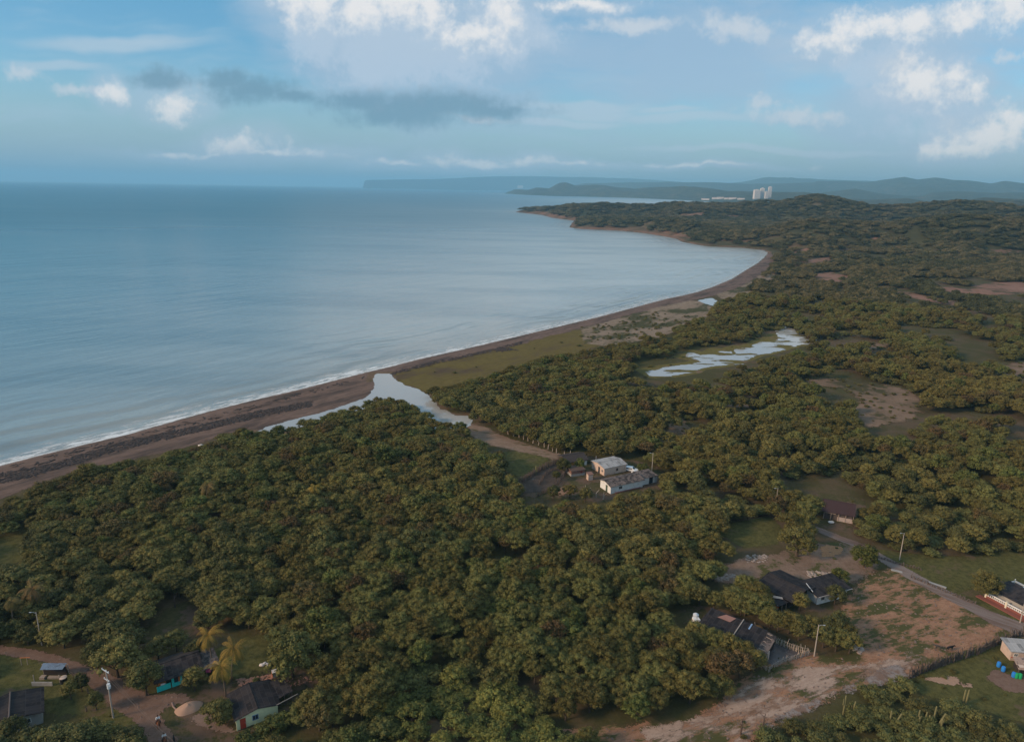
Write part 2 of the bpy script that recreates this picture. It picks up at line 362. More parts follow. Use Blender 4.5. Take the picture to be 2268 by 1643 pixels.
ROAD_L = [(-300, 1400), (0, 1431), (67, 1439), (133, 1454), (187, 1474), (233, 1491), (267, 1504), (300, 1524), (333, 1541), (400, 1536), (425, 1548), (390, 1560), (362, 1568), (353, 1583), (367, 1607), (393, 1645), (470, 1780),
          (380, 1780), (333, 1645), (317, 1611), (283, 1584), (253, 1567), (227, 1541), (200, 1517), (160, 1491), (127, 1471), (67, 1457), (0, 1449), (-300, 1424)]
MAIN = [(1250, 1618), (1420, 1606), (1512, 1607), (1579, 1574), (1612, 1540), (1662, 1500), (1699, 1477), (1745, 1461), (1789, 1450), (1829, 1455), (1895, 1457), (1905, 1440), (1889, 1417), (1865, 1394), (1849, 1374), (1872, 1347), (1895, 1307), (1929, 1274),
        (1969, 1261), (2012, 1274), (2079, 1311), (2145, 1347), (2205, 1374), (2268, 1391), (2420, 1420), (2420, 1330), (2440, 1345), (2430, 1460), (2268, 1401), (2212, 1414), (2129, 1441), (2062, 1467), (2005, 1494), (1962, 1507), (1862, 1527), (1845, 1541), (1779, 1571), (1719, 1594), (1672, 1617), (1662, 1643), (1640, 1720), (1480, 1720), (1400, 1660), (1310, 1640)]
ROAD_R = [(1754, 1157), (1765, 1155), (1812, 1169), (1862, 1188), (1899, 1201), (1952, 1228), (2012, 1262), (2079, 1299), (2145, 1332), (2195, 1355), (2268, 1382), (2420, 1440), (2420, 1470), (2268, 1412), (2195, 1380), (2145, 1350), (2079, 1317), (2012, 1281), (1952, 1243), (1899, 1212), (1862, 1198), (1812, 1178), (1765, 1163)]
PATH_C = [(1043, 938), (1080, 948), (1123, 970), (1189, 990), (1239, 1006), (1300, 1020), (1290, 1032), (1240, 1020), (1206, 1012), (1139, 998), (1089, 985), (1056, 972), (1030, 955)]
NCLEAR = [(1560, 1275), (1610, 1252), (1645, 1238), (1700, 1232), (1800, 1207), (1862, 1200), (1905, 1215), (1935, 1240), (1950, 1262), (1890, 1288), (1830, 1290), (1760, 1278), (1715, 1268), (1690, 1275), (1650, 1290), (1600, 1292)]
YARDS = [
    [(355, 1572), (352, 1535), (385, 1505), (430, 1500), (500, 1515), (600, 1492), (680, 1484), (700, 1505), (660, 1545), (640, 1580), (590, 1600), (560, 1645), (420, 1700), (365, 1610)],
    [(470, 1445), (540, 1428), (580, 1412), (592, 1440), (596, 1470), (640, 1492), (600, 1512), (520, 1506), (470, 1495)],
    [(300, 1412), (330, 1395), (380, 1350), (415, 1338), (437, 1352), (437, 1392), (420, 1412), (390, 1428), (310, 1428)],
    [(-80, 1195), (0, 1195), (60, 1186), (66, 1210), (40, 1240), (0, 1248), (-80, 1255)],
    [(-80, 1448), (67, 1458), (160, 1491), (253, 1567), (300, 1606), (262, 1600), (190, 1574), (110, 1566), (40, 1578), (-80, 1592)],
    [(1110, 1004), (1150, 1002), (1205, 1014), (1214, 1026), (1150, 1052), (1120, 1040)],
    [(1138, 1074), (1190, 1040), (1238, 1012), (1290, 1003), (1330, 1018), (1400, 1022), (1450, 1034), (1472, 1056), (1470, 1078), (1420, 1092), (1372, 1108), (1300, 1112), (1240, 1102), (1180, 1098), (1146, 1094)],
    [(1812, 1150), (1818, 1095), (1905, 1105), (1905, 1150), (1868, 1172), (1826, 1166)],
    [(1600, 1180), (1640, 1160), (1700, 1148), (1724, 1170), (1712, 1200), (1650, 1208)],
    [(1950, 1222), (2020, 1230), (2120, 1238), (2268, 1222), (2420, 1235), (2420, 1420), (2268, 1380), (2195, 1350), (2079, 1300), (2010, 1262)],
    [(2016, 1502), (2100, 1466), (2268, 1398), (2440, 1340), (2440, 1610), (2268, 1592), (2180, 1566), (2110, 1548), (2050, 1530)],
    [(1688, 1280), (1712, 1264), (1775, 1270), (1900, 1286), (1905, 1300), (1845, 1325), (1830, 1345), (1760, 1350), (1722, 1342), (1706, 1310)],
    [(1518, 1365), (1540, 1345), (1620, 1360), (1662, 1385), (1690, 1410), (1745, 1432), (1790, 1446), (1790, 1452), (1740, 1468), (1705, 1480), (1690, 1470), (1650, 1425), (1612, 1410), (1580, 1394), (1535, 1388)],
]
GREENBUSH = [(840, 1560), (900, 1508), (1000, 1488), (1100, 1500), (1180, 1560), (1240, 1600), (1260, 1660), (1100, 1760), (640, 1760), (600, 1660), (740, 1640), (860, 1610)]
LOWBUSH = [(1672, 1620), (1719, 1600), (1779, 1577), (1845, 1547), (1870, 1532), (1962, 1516), (2030, 1530), (2110, 1556), (2190, 1576), (2280, 1600), (2500, 1620), (2500, 1800), (1640, 1800)]
BASE_ONLY = [RIVER]
EXCL = [BEACHZONE, FLATZONE, RIVER, MARSH, POND, ROAD_L, MAIN, ROAD_R, PATH_C, NCLEAR] + YARDS
BARE = [[(1863, 633), (1900, 634), (1890, 641), (1862, 640)], [(1975, 648), (2010, 646), (2060, 657), (2120, 668), (2150, 676), (2140, 681), (2085, 674), (2030, 662), (1985, 656)],
        [(2060, 640), (2100, 634), (2140, 637), (2180, 628), (2268, 624), (2340, 626), (2340, 655), (2250, 652), (2200, 655), (2150, 652), (2100, 647)],
        [(1790, 608), (1840, 602), (1886, 614), (1860, 626), (1815, 620)], [(1755, 558), (1790, 550), (1795, 556), (1760, 562)], [(1750, 582), (1840, 568), (1850, 576), (1760, 590)],
        [(1925, 527), (1950, 526), (1945, 533), (1925, 533)], [(2190, 554), (2250, 552), (2268, 560), (2220, 562)], [(1505, 474), (1560, 472), (1560, 478), (1510, 480)], [(1600, 478), (1640, 477), (1630, 483)],
        [(2210, 480), (2240, 482), (2250, 490), (2215, 488)], [(1780, 840), (1860, 838), (1940, 846), (2010, 862), (2052, 890), (2035, 925), (1975, 942), (1920, 948), (1885, 915), (1900, 880), (1860, 860), (1790, 852)],
        [(2210, 812), (2268, 798), (2340, 800), (2340, 840), (2268, 836), (2220, 830)], [(1590, 890), (1660, 885), (1700, 893), (1660, 905), (1600, 905)], [(1910, 765), (1975, 752), (1990, 762), (1930, 778)],
        [(1470, 935), (1510, 925), (1545, 948), (1520, 962), (1475, 958)]]
FLATW += [world_poly(RIVER, PLAIN), world_poly(LAGOON, PLAIN), world_poly(POND, PLAIN)]

# ------------------------------------------------------------------ ground materials
def mat_ground():
    m, t, b = material('ground_cover', 0.95, 0.1); p = t.pos()
    n1 = t.noise(p, 0.018, 5, 0.6); n2 = t.noise(p, 0.13, 5, 0.65); n3 = t.noise(p, 1.1, 4, 0.7)
    grass = t.mix(n3, (0.044, 0.042, 0.015), (0.100, 0.088, 0.034))
    earth = t.mix(n3, (0.085, 0.058, 0.036), (0.15, 0.105, 0.066))
    c = t.mix(t.ramp(t.math('ADD', n1, t.math('MULTIPLY', n2, 0.6)), 0.72, 0.98), grass, earth)
    # far wooded slopes: mottled foliage, darkened in colour for cloud shadow, over brown earth
    d = t.vmath('LENGTH', p, out=1)
    k1 = t.noise(t.scalev(p, 1, 1, 2), 0.012, 7, 0.68); k2 = t.noise(p, 0.0035, 4, 0.6)
    fcol = t.mix(t.ramp(k1, 0.35, 0.66), (0.030, 0.034, 0.016), (0.078, 0.074, 0.036))
    fcol = t.mix(t.ramp(t.math('ADD', k1, k2), 1.12, 1.36), fcol, (0.15, 0.095, 0.062))
    c = t.mix(t.ramp(d, 700, 1800), c, fcol)
    # bare reddish rock where the shore bluffs are steep
    sp = t.node('ShaderNodeSeparateXYZ'); t.put(sp.inputs[0], p); low = t.ramp(sp.outputs[2], 13, 6)
    nz = t.node('ShaderNodeSeparateXYZ'); t.put(nz.inputs[0], t.node('ShaderNodeNewGeometry').outputs['True Normal'])
    steep = t.math('MULTIPLY', t.ramp(nz.outputs[2], 0.992, 0.955), t.ramp(d, 880, 1050))
    steep = t.math('MULTIPLY', steep, t.ramp(d, 4000, 3000))
    c = t.mix(t.math('MULTIPLY', t.math('MULTIPLY', steep, low), t.ramp(k1, 0.33, 0.55)), c, (0.20, 0.115, 0.08))
    t.put(b.inputs['Base Color'], c)
    bm = t.node('ShaderNodeBump'); bm.inputs['Strength'].default_value = 0.5; bm.inputs['Distance'].default_value = 0.3; t.put(bm.inputs['Height'], n3); t.put(b.inputs['Normal'], bm.outputs[0])
    return m
def mat_sheet(name, ca, cb, cc=None, th=(0.5, 0.62), s1=0.25, s2=1.5, amp=3.0, soft=1.0, rough=0.95, wet=None, stretch=None, spec=0.1, gap=None, bump=0.4):
    """loose surface with two tones, patches of a third, and a ragged edge"""
    m, t, b = material(name, rough, spec); p = t.pos()
    if stretch:
        rt = t.node('ShaderNodeVectorRotate', rotation_type='Z_AXIS'); t.put(rt.inputs['Vector'], p); rt.inputs['Angle'].default_value = -math.radians(stretch[0]); q = t.scalev(rt.outputs[0], stretch[1], 1, 1)
    else: q = p
    n1 = t.noise(q, s1, 5, 0.62); n2 = t.noise(q, s2, 5, 0.7); n3 = t.noise(p, 6.0, 3, 0.6)
    c = t.mix(t.ramp(t.math('ADD', t.math('MULTIPLY', n2, 0.6), t.math('MULTIPLY', n3, 0.4)), 0.36, 0.62), ca, cb)
    if cc is not None: c = t.mix(t.ramp(t.math('ADD', n1, t.math('MULTIPLY', t.math('SUBTRACT', n2, 0.5), 0.5)), th[0], th[1]), c, cc)
    t.put(b.inputs['Base Color'], c)
    e = t.attr('edge'); k = t.noise(p, 0.9 / max(amp, 0.5), 5, 0.65)
    e = t.math('ADD', e, t.math('MULTIPLY', t.math('SUBTRACT', t.noise(p, 3.0, 3, 0.7), 0.55), soft * 2.2))
    a = t.ramp(t.math('ADD', e, t.math('MULTIPLY', t.math('SUBTRACT', k, 0.52), amp * 2)), 0, 0.12)
    if gap: a = t.math('MULTIPLY', a, t.ramp(t.noise(q, gap[0], 5, 0.68), gap[1], gap[2]))
    t.put(b.inputs['Alpha'], a)
    if wet: t.put(b.inputs['Roughness'], t.ramp(n1, wet[0], wet[1], 0.25, rough))
    bm = t.node('ShaderNodeBump'); bm.inputs['Strength'].default_value = bump; bm.inputs['Distance'].default_value = 0.2; t.put(bm.inputs['Height'], n2); t.put(b.inputs['Normal'], bm.outputs[0])
    return m
def sheet(name, vp, mat, off, cell, kind='structure', label=None, wp=None, flat=None, grow=0.0):
    poly = np.array(wp) if wp is not None else world_poly(vp, PLAIN if flat is None else flat)
    if wp is None and flat is None:                       # follow the real ground level
        poly = np.array([tuple(G(u, v))[:2] for u, v in vp])
    x0, y0 = poly.min(0) - grow - cell; x1, y1 = poly.max(0) + grow + cell
    xs = np.arange(x0, x1 + cell, cell); ys = np.arange(y0, y1 + cell, cell)
    Xg, Yg = np.meshgrid(xs, ys); e = sdist(Xg, Yg, poly) + grow
    nx, ny = len(xs), len(ys); I = np.arange(nx * ny).reshape(ny, nx)
    q = np.stack([I[:-1, :-1], I[:-1, 1:], I[1:, 1:], I[1:, :-1]], -1).reshape(-1, 4)
    ef = e.ravel(); q = q[(ef[q] > 0).any(1)]
    used = np.unique(q); rm = np.full(nx * ny, -1); rm[used] = np.arange(len(used))
    X, Y = Xg.ravel()[used], Yg.ravel()[used]
    Zv = (height(X, Y) if flat is None else np.full(len(X), flat)) + off
    me = np_mesh(name, np.stack([X, Y, Zv], 1), rm[q], mat, {'edge': ef[used]}, True)
    return tag(link_mesh(name, me), kind=kind, label=label)

# ------------------------------------------------------------------ ground, sea
def polar(rs, azs):
    Rg, Ag = np.meshgrid(rs, azs, indexing='ij'); X = Rg * np.sin(Ag); Y = Rg * np.cos(Ag)
    n, k = Rg.shape; I = np.arange(n * k).reshape(n, k)
    q = np.stack([I[:-1, :-1], I[1:, :-1], I[1:, 1:], I[:-1, 1:]], -1).reshape(-1, 4)[:, ::-1]
    return X, Y, Rg, q
rs = np.geomspace(30, 33000, 880); azs = np.radians(np.linspace(-56, 56, 640))
X, Y, Rg, q = polar(rs, azs); SD = sdist(X, Y, LAND); Z = height(X, Y, SD)
ground = tag(link_mesh('ground', np_mesh('ground', np.stack([X.ravel(), Y.ravel(), Z.ravel()], 1), q, mat_ground(), None, True)), kind='structure')

def mat_sea():
    m, t, b = material('sea_water', 0.16, 0.5); b.inputs['IOR'].default_value = 1.33; p = t.pos()
    turb_sheen = t.attr('turbid_sheen'); sh = t.attr('shore')
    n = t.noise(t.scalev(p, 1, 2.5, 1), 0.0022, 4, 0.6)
    tb = t.math('ADD', turb_sheen, t.math('MULTIPLY', t.math('SUBTRACT', n, 0.5), 0.35), clamp=True)
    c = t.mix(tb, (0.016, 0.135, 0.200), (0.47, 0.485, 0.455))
    c = t.mix(t.ramp(sh, 70, 0, 0, 0.55), c, (0.30, 0.30, 0.27))
    wp = t.noise(t.scalev(p, 0.4, 1.4, 1), 0.009, 5, 0.65); c = t.mix(t.ramp(wp, 0.42, 0.66, 0.0, 0.30), c, (0.02, 0.09, 0.14))
    t.put(b.inputs['Base Color'], c)
    t.put(b.inputs['Roughness'], t.ramp(t.vmath('LENGTH', p, out=1), 150, 2500, 0.14, 0.34))
    rt = t.node('ShaderNodeVectorRotate', rotation_type='Z_AXIS'); t.put(rt.inputs['Vector'], p); rt.inputs['Angle'].default_value = math.radians(-52)
    a = t.noise(t.scalev(rt.outputs[0], 0.35, 1, 1), 0.22, 4, 0.6); a2 = t.noise(t.scalev(rt.outputs[0], 0.3, 1, 1), 0.035, 5, 0.6)
    # swell lines running with the shore
    ph = t.math('ADD', t.math('MULTIPLY', sh, 2 * math.pi / 17.0), t.math('MULTIPLY', t.noise(p, 0.012, 3), 14.0))
    sw = t.math('MULTIPLY', t.math('SINE', ph), t.ramp(sh, 130, 10, 0, 1.0))
    sw = t.math('MULTIPLY', sw, t.ramp(t.noise(t.scalev(rt.outputs[0], 0.5, 1, 1), 0.02, 2), 0.4, 0.62))
    hgt = t.math('ADD', t.math('ADD', t.math('MULTIPLY', a, 0.30), t.math('MULTIPLY', a2, 1.5)), t.math('MULTIPLY', sw, 0.42))
    bm = t.node('ShaderNodeBump'); bm.inputs['Strength'].default_value = 0.80; bm.inputs['Distance'].default_value = 1.0
    t.put(bm.inputs['Height'], hgt); t.put(b.inputs['Normal'], bm.outputs[0])
    return m
rs2 = np.geomspace(60, 33500, 400); az2 = np.radians(np.linspace(-60, 60, 300))
X2, Y2, R2, q2 = polar(rs2, az2); S2 = -sdist(X2, Y2, LAND)
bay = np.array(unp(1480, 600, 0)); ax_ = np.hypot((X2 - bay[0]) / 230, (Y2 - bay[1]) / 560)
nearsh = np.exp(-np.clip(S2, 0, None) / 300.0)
turb_sheen = 0.85 * np.exp(-ax_ ** 2 * 0.5) + 0.34 * nearsh + 0.12 * np.exp(-np.clip(S2, 0, None) / 1200.0)  # bay term puts bright cloud reflection into the colour, on top of silt
strait = np.array(unp(1420, 447, 0)); turb_sheen = turb_sheen + 0.8 * np.exp(-(((X2 - strait[0]) / 900) ** 2 + ((Y2 - strait[1]) / 2200) ** 2))
turb_sheen = np.clip(turb_sheen, 0, 1)
q2 = q2[(S2.ravel()[q2] > -60 - 0.03 * R2.ravel()[q2]).any(1)]
sea = tag(link_mesh('sea', np_mesh('sea', np.stack([X2.ravel(), Y2.ravel(), 0 * X2.ravel()], 1), q2, mat_sea(), {'turbid_sheen': turb_sheen.ravel(), 'shore': S2.ravel()}, True)), kind='structure')

# ------------------------------------------------------------------ sheets on the ground
SAND = mat_sheet('beach_sand', (0.100, 0.066, 0.052), (0.225, 0.148, 0.115), (0.078, 0.056, 0.046), (0.46, 0.66), 0.16, 0.9, 3.0, 1.8, 0.85, stretch=(52, 0.22), bump=0.8)
sheet('beach', BEACHZONE, SAND, 0.035, 1.6, grow=2.5)
sheet('beach', BEACH_R, SAND, 0.035, 2.2, grow=2.5)
OLV = mat_sheet('salt_grass', (0.105, 0.080, 0.024), (0.165, 0.125, 0.040), (0.095, 0.066, 0.042), (0.50, 0.70), 0.06, 0.6, 9.0, 5.0, stretch=(50, 0.4))
sheet('salt_meadow', OLIVE, OLV, 0.05, 2.0, grow=1.0)
SCRUB = mat_sheet('sandy_scrub', (0.20, 0.145, 0.10), (0.30, 0.225, 0.165), (0.070, 0.066, 0.028), (0.47, 0.58), 0.05, 0.45, 5.0, 3.0, stretch=(50, 0.45))
sheet('sandy_flat', [(1290, 726), (1323, 720), (1406, 696), (1473, 678), (1530, 666), (1550, 668), (1590, 690), (1560, 712), (1512, 730), (1456, 745), (1403, 758), (1345, 765), (1300, 760)], SCRUB, 0.06, 2.2, grow=2)
sheet('sandy_flat', [(1590, 652), (1632, 640), (1664, 624), (1694, 605), (1712, 590), (1720, 600), (1690, 640), (1650, 660), (1600, 662)], SCRUB, 0.06, 3, grow=2)
MAR = mat_sheet('marsh_grass', (0.110, 0.090, 0.026), (0.165, 0.135, 0.042), (0.19, 0.125, 0.085), (0.55, 0.70), 0.06, 0.5, 4.0, 2.0)
sheet('marsh', MARSH, MAR, 0.03, 1.6, flat=PLAIN)
BANK = mat_sheet('mud_bank', (0.12, 0.080, 0.050), (0.19, 0.13, 0.086), (0.075, 0.070, 0.024), (0.52, 0.66), 0.08, 0.7, 2.5, 1.2)
sheet('river_bank', RIVER, BANK, 0.02, 1.3, flat=PLAIN, grow=4.5)
def mat_pool(nm='still_water', ragged=3.5, rs_=0.22, isl=None):
    m, t, b = material(nm, 0.04, 0.5); b.inputs['IOR'].default_value = 1.33; p = t.pos()
    b.inputs['Base Color'].default_value = (0.42, 0.42, 0.405, 1)
    e = t.attr('edge'); k = t.noise(p, rs_, 5, 0.65); a = t.ramp(t.math('ADD', e, t.math('MULTIPLY', t.math('SUBTRACT', k, 0.47), ragged)), -0.1, 0.1)
    if isl: a = t.math('MULTIPLY', a, t.ramp(t.noise(t.scalev(p, 0.6, 1.6, 1), isl[0], 4, 0.6), isl[1], isl[1] + 0.02))
    t.put(b.inputs['Alpha'], a)
    bm = t.node('ShaderNodeBump'); bm.inputs['Strength'].default_value = 0.06; bm.inputs['Distance'].default_value = 0.3; t.put(bm.inputs['Height'], t.noise(p, 1.2, 3)); t.put(b.inputs['Normal'], bm.outputs[0])
    return m
POOL = mat_pool()
sheet('river', RIVER, POOL, 0.07, 1.2, flat=PLAIN, grow=0.8)
sheet('lagoon', LAGOON, mat_pool('lagoon_water', 8.0, 0.14, (0.075, 0.445)), 0.07, 1.5, flat=PLAIN, grow=1.2)
sheet('pond', POND, POOL, 0.11, 2.0, flat=PLAIN, grow=1.5)
def mat_foam():
    m, t, b = material('sea_foam', 0.7, 0.3); p = t.pos(); b.inputs['Base Color'].default_value = (0.74, 0.76, 0.76, 1)
    s = t.attr('shore'); rt = t.node('ShaderNodeVectorRotate', rotation_type='Z_AXIS'); t.put(rt.inputs['Vector'], p); rt.inputs['Angle'].default_value = math.radians(-52)
    q = t.scalev(rt.outputs[0], 0.28, 1, 1); n = t.noise(q, 0.35, 6, 0.72); big = t.noise(q, 0.05, 3, 0.5); w = t.math('MULTIPLY', t.math('SUBTRACT', big, 0.45), 17)
    sh = t.math('ADD', s, w)
    a = t.math('MULTIPLY', t.math('MULTIPLY', t.ramp(sh, 19.0, 3.0), t.ramp(s, -1.5, 0.5)), t.ramp(t.math('ADD', n, t.math('MULTIPLY', t.ramp(sh, 16, 2), 0.12)), 0.52, 0.68))
    line = t.math('MULTIPLY', t.math('MULTIPLY', t.ramp(sh, 4.0, 5.4), t.ramp(sh, 7.6, 5.8)), t.ramp(n, 0.46, 0.60))
    lap = t.math('MULTIPLY', t.math('MULTIPLY', t.ramp(s, 2.8, 0.6), t.ramp(s, -2.0, 0)), t.ramp(n, 0.30, 0.50, 0.25, 0.9))
    back = t.math('MULTIPLY', t.math('MULTIPLY', t.ramp(s, 22, 9), t.ramp(s, 3, 8)), t.ramp(t.math('ADD', n, t.math('MULTIPLY', big, 0.5)), 0.86, 0.98, 0, 0.6))
    fade = t.ramp(t.vmath('LENGTH', p, out=1), 330, 800, 1.0, 0.30)
    t.put(b.inputs['Alpha'], t.math('MULTIPLY', fade, t.math('MAXIMUM', t.math('MAXIMUM', a, line), t.math('MAXIMUM', lap, back))))
    return m
def shore_band(name, pts, mat, a, b, cell, z, kind):
    """strip between signed offsets a..b off the waterline (positive seawards)"""
    P = np.array(pts); V = []; att = []
    seg = [P[0]]
    for i in range(len(P) - 1):
        n = max(1, int(np.hypot(*(P[i + 1] - P[i])) / cell)); seg += [P[i] + (P[i + 1] - P[i]) * k / n for k in range(1, n + 1)]
    seg = np.array(seg)
    for _ in range(3): seg[1:-1] = (seg[:-2] + 2 * seg[1:-1] + seg[2:]) / 4
    tn = np.gradient(seg, axis=0); tn /= np.hypot(tn[:, 0], tn[:, 1])[:, None]; nr = np.stack([-tn[:, 1], tn[:, 0]], 1)
    offs = np.linspace(a, b, 22); n, k = len(seg), len(offs)
    pt = seg[:, None, :] + nr[:, None, :] * offs[None, :, None]
    S = -sdist(pt[..., 0], pt[..., 1], LAND)
    Zs = np.maximum(z, height(pt[..., 0], pt[..., 1]) + 0.05)
    I = np.arange(n * k).reshape(n, k); qq = np.stack([I[:-1, :-1], I[1:, :-1], I[1:, 1:], I[:-1, 1:]], -1).reshape(-1, 4)
    return tag(link_mesh(name, np_mesh(name, np.stack([pt[..., 0].ravel(), pt[..., 1].ravel(), Zs.ravel()], 1), qq, mat, {'shore': S.ravel()}, True)), kind=kind)
shore_band('sea_foam', [extL] + cw[:28], mat_foam(), -2.5, 26, 2.5, 0.03, 'stuff')

DIRT = mat_sheet('packed_dirt', (0.158, 0.096, 0.070), (0.215, 0.138, 0.105), (0.105, 0.066, 0.050), (0.56, 0.74), 0.16, 1.2, 0.9, 0.5, 0.9)
sheet('dirt_road', ROAD_L, DIRT, 0.07, 0.8, grow=0.3)
CLAY = mat_sheet('bare_clay', (0.230, 0.115, 0.068), (0.39, 0.220, 0.138), (0.080, 0.076, 0.028), (0.445, 0.565), 0.30, 1.0, 2.6, 1.4, 0.9, stretch=(20, 0.45))
def split_main(): return MAIN
sheet('dirt_clearing', MAIN, CLAY, 0.05, 0.9, grow=0.8)
PALE = mat_sheet('pale_ruts', (0.33, 0.225, 0.170), (0.45, 0.325, 0.255), (0.23, 0.14, 0.095), (0.52, 0.66), 0.3, 1.6, 2.0, 1.6, 0.85, stretch=(25, 0.4), gap=(0.35, 0.40, 0.56))
sheet('dirt_track', [(1430, 1620), (1520, 1605), (1600, 1568), (1660, 1520), (1740, 1490), (1820, 1480), (1900, 1480), (1960, 1470), (2050, 1440), (2060, 1455), (2000, 1480), (1940, 1500), (1860, 1522), (1770, 1565), (1700, 1595), (1650, 1640), (1600, 1700), (1500, 1700)], PALE, 0.08, 0.8, grow=1)
GREY = mat_sheet('grey_gravel', (0.22, 0.175, 0.155), (0.32, 0.27, 0.245), (0.21, 0.135, 0.10), (0.46, 0.60), 0.4, 2.0, 1.4, 1.0, 0.6, wet=(0.4, 0.6), gap=(0.35, 0.42, 0.56))
sheet('gravel_path', [(1700, 1606), (1770, 1572), (1845, 1541), (1870, 1528), (1930, 1505), (1960, 1480), (2010, 1478), (2025, 1492), (1990, 1502), (1930, 1518), (1862, 1532), (1790, 1570), (1725, 1600)], GREY, 0.11, 0.7, grow=0.8)
ROADM = mat_sheet('gravel_road', (0.195, 0.150, 0.130), (0.275, 0.220, 0.200), (0.165, 0.110, 0.088), (0.5, 0.66), 0.25, 1.6, 0.35, 0.4, 0.8, stretch=(-42, 0.12))
sheet('gravel_road', ROAD_R, ROADM, 0.09, 0.8, grow=0.4)
sheet('dirt_path', PATH_C, mat_sheet('path_dirt', (0.185, 0.120, 0.082), (0.27, 0.19, 0.14), (0.080, 0.068, 0.026), (0.50, 0.62), 0.12, 0.9, 2.0, 1.5, stretch=(-20, 0.4)), 0.05, 1.2, grow=0.5)
sheet('bare_ground', NCLEAR, mat_sheet('clear_ground', (0.165, 0.108, 0.076), (0.26, 0.18, 0.135), (0.082, 0.078, 0.028), (0.50, 0.62), 0.12, 0.8, 2.0, 1.5), 0.05, 1.2, grow=0.5)
LAWN = mat_sheet('lawn_grass', (0.056, 0.056, 0.018), (0.122, 0.110, 0.038), (0.13, 0.088, 0.058), (0.56, 0.72), 0.14, 0.9, 1.6, 1.2)
YARDM = mat_sheet('yard_earth', (0.052, 0.050, 0.020), (0.094, 0.080, 0.034), (0.13, 0.086, 0.060), (0.44, 0.60), 0.16, 1.0, 1.6, 1.2)
for i, yp in enumerate(YARDS):
    sheet('grass_clearing' if i in (3, 4, 5, 8, 9, 10) else 'yard', yp, LAWN if i in (1, 3, 4, 5, 8, 9, 10) else YARDM, 0.03, 1.0, grow=1.5)
BRE = mat_sheet('bare_patch', (0.15, 0.10, 0.066), (0.245, 0.165, 0.115), (0.070, 0.060, 0.028), (0.5, 0.62), 0.04, 0.3, 6.0, 4.0)
BRR = mat_sheet('red_patch', (0.20, 0.105, 0.070), (0.29, 0.165, 0.120), (0.07, 0.06, 0.03), (0.5, 0.62), 0.02, 0.12, 8.0, 5.0)
for i, bp in enumerate(BARE): sheet('bare_patch', bp, BRE if i > 10 else BRR, 0.12, 2.0 if i > 10 else 5.0)
TAN = mat_sheet('tan_sand', (0.33, 0.205, 0.14), (0.40, 0.26, 0.185), None, amp=0.6, soft=0.3)
sheet('sand_patch', [(2048, 1503), (2070, 1502), (2102, 1499), (2119, 1501), (2122, 1508), (2132, 1514), (2110, 1516), (2080, 1512)], TAN, 0.08, 0.5, grow=0.3)
sheet('sand_patch', [(2132, 1516), (2152, 1516), (2150, 1521), (2134, 1520)], TAN, 0.08, 0.5, grow=0.3)
sheet('sand_patch', [(1820, 1212), (1832, 1208), (1862, 1212), (1866, 1222), (1845, 1232), (1822, 1232)], mat_sheet('orange_clay', (0.33, 0.17, 0.085), (0.40, 0.22, 0.12), None, amp=1.0, soft=0.5), 0.09, 0.6, grow=0.4)
sheet('sand_patch', [(1220, 1092), (1250, 1078), (1272, 1074), (1262, 1085), (1246, 1097)], mat_sheet('red_clay', (0.25, 0.14, 0.085), (0.30, 0.18, 0.12), None, amp=1.0, soft=0.5), 0.07, 0.8, grow=0.4)
sheet('bare_ground', [(2186, 1501), (2205, 1482), (2240, 1498), (2268, 1492), (2340, 1480), (2380, 1530), (2268, 1532), (2230, 1530)], DIRT, 0.06, 0.8, grow=0.4)
sheet('bare_ground', [(425, 1590), (450, 1578), (470, 1582), (480, 1600), (520, 1618), (500, 1622), (465, 1612), (440, 1605)], mat_sheet('yard_dirt', (0.20, 0.135, 0.105), (0.25, 0.17, 0.135), None, amp=0.8, soft=0.6), 0.06, 0.6, grow=0.3)
WET = mat_sheet('wet_mud', (0.062, 0.055, 0.058), (0.095, 0.085, 0.088), (0.21, 0.13, 0.085), (0.58, 0.74), 0.2, 1.0, 0.8, 0.8, 0.5, wet=(0.42, 0.6), spec=0.5)
sheet('muddy_pen_floor', [(1645, 1414), (1665, 1408), (1700, 1420), (1745, 1436), (1770, 1446), (1745, 1458), (1715, 1472), (1692, 1465), (1662, 1438)], WET, 0.08, 0.5, grow=0.4)
sheet('corral_floor', [(1146, 1078), (1190, 1050), (1230, 1030), (1262, 1040), (1240, 1065), (1205, 1088), (1160, 1092)], mat_sheet('corral_mud', (0.060, 0.046, 0.038), (0.105, 0.080, 0.066), (0.17, 0.14, 0.12), (0.58, 0.7), 0.15, 0.8, 1.2, 1.0), 0.08, 0.8, grow=0.5)

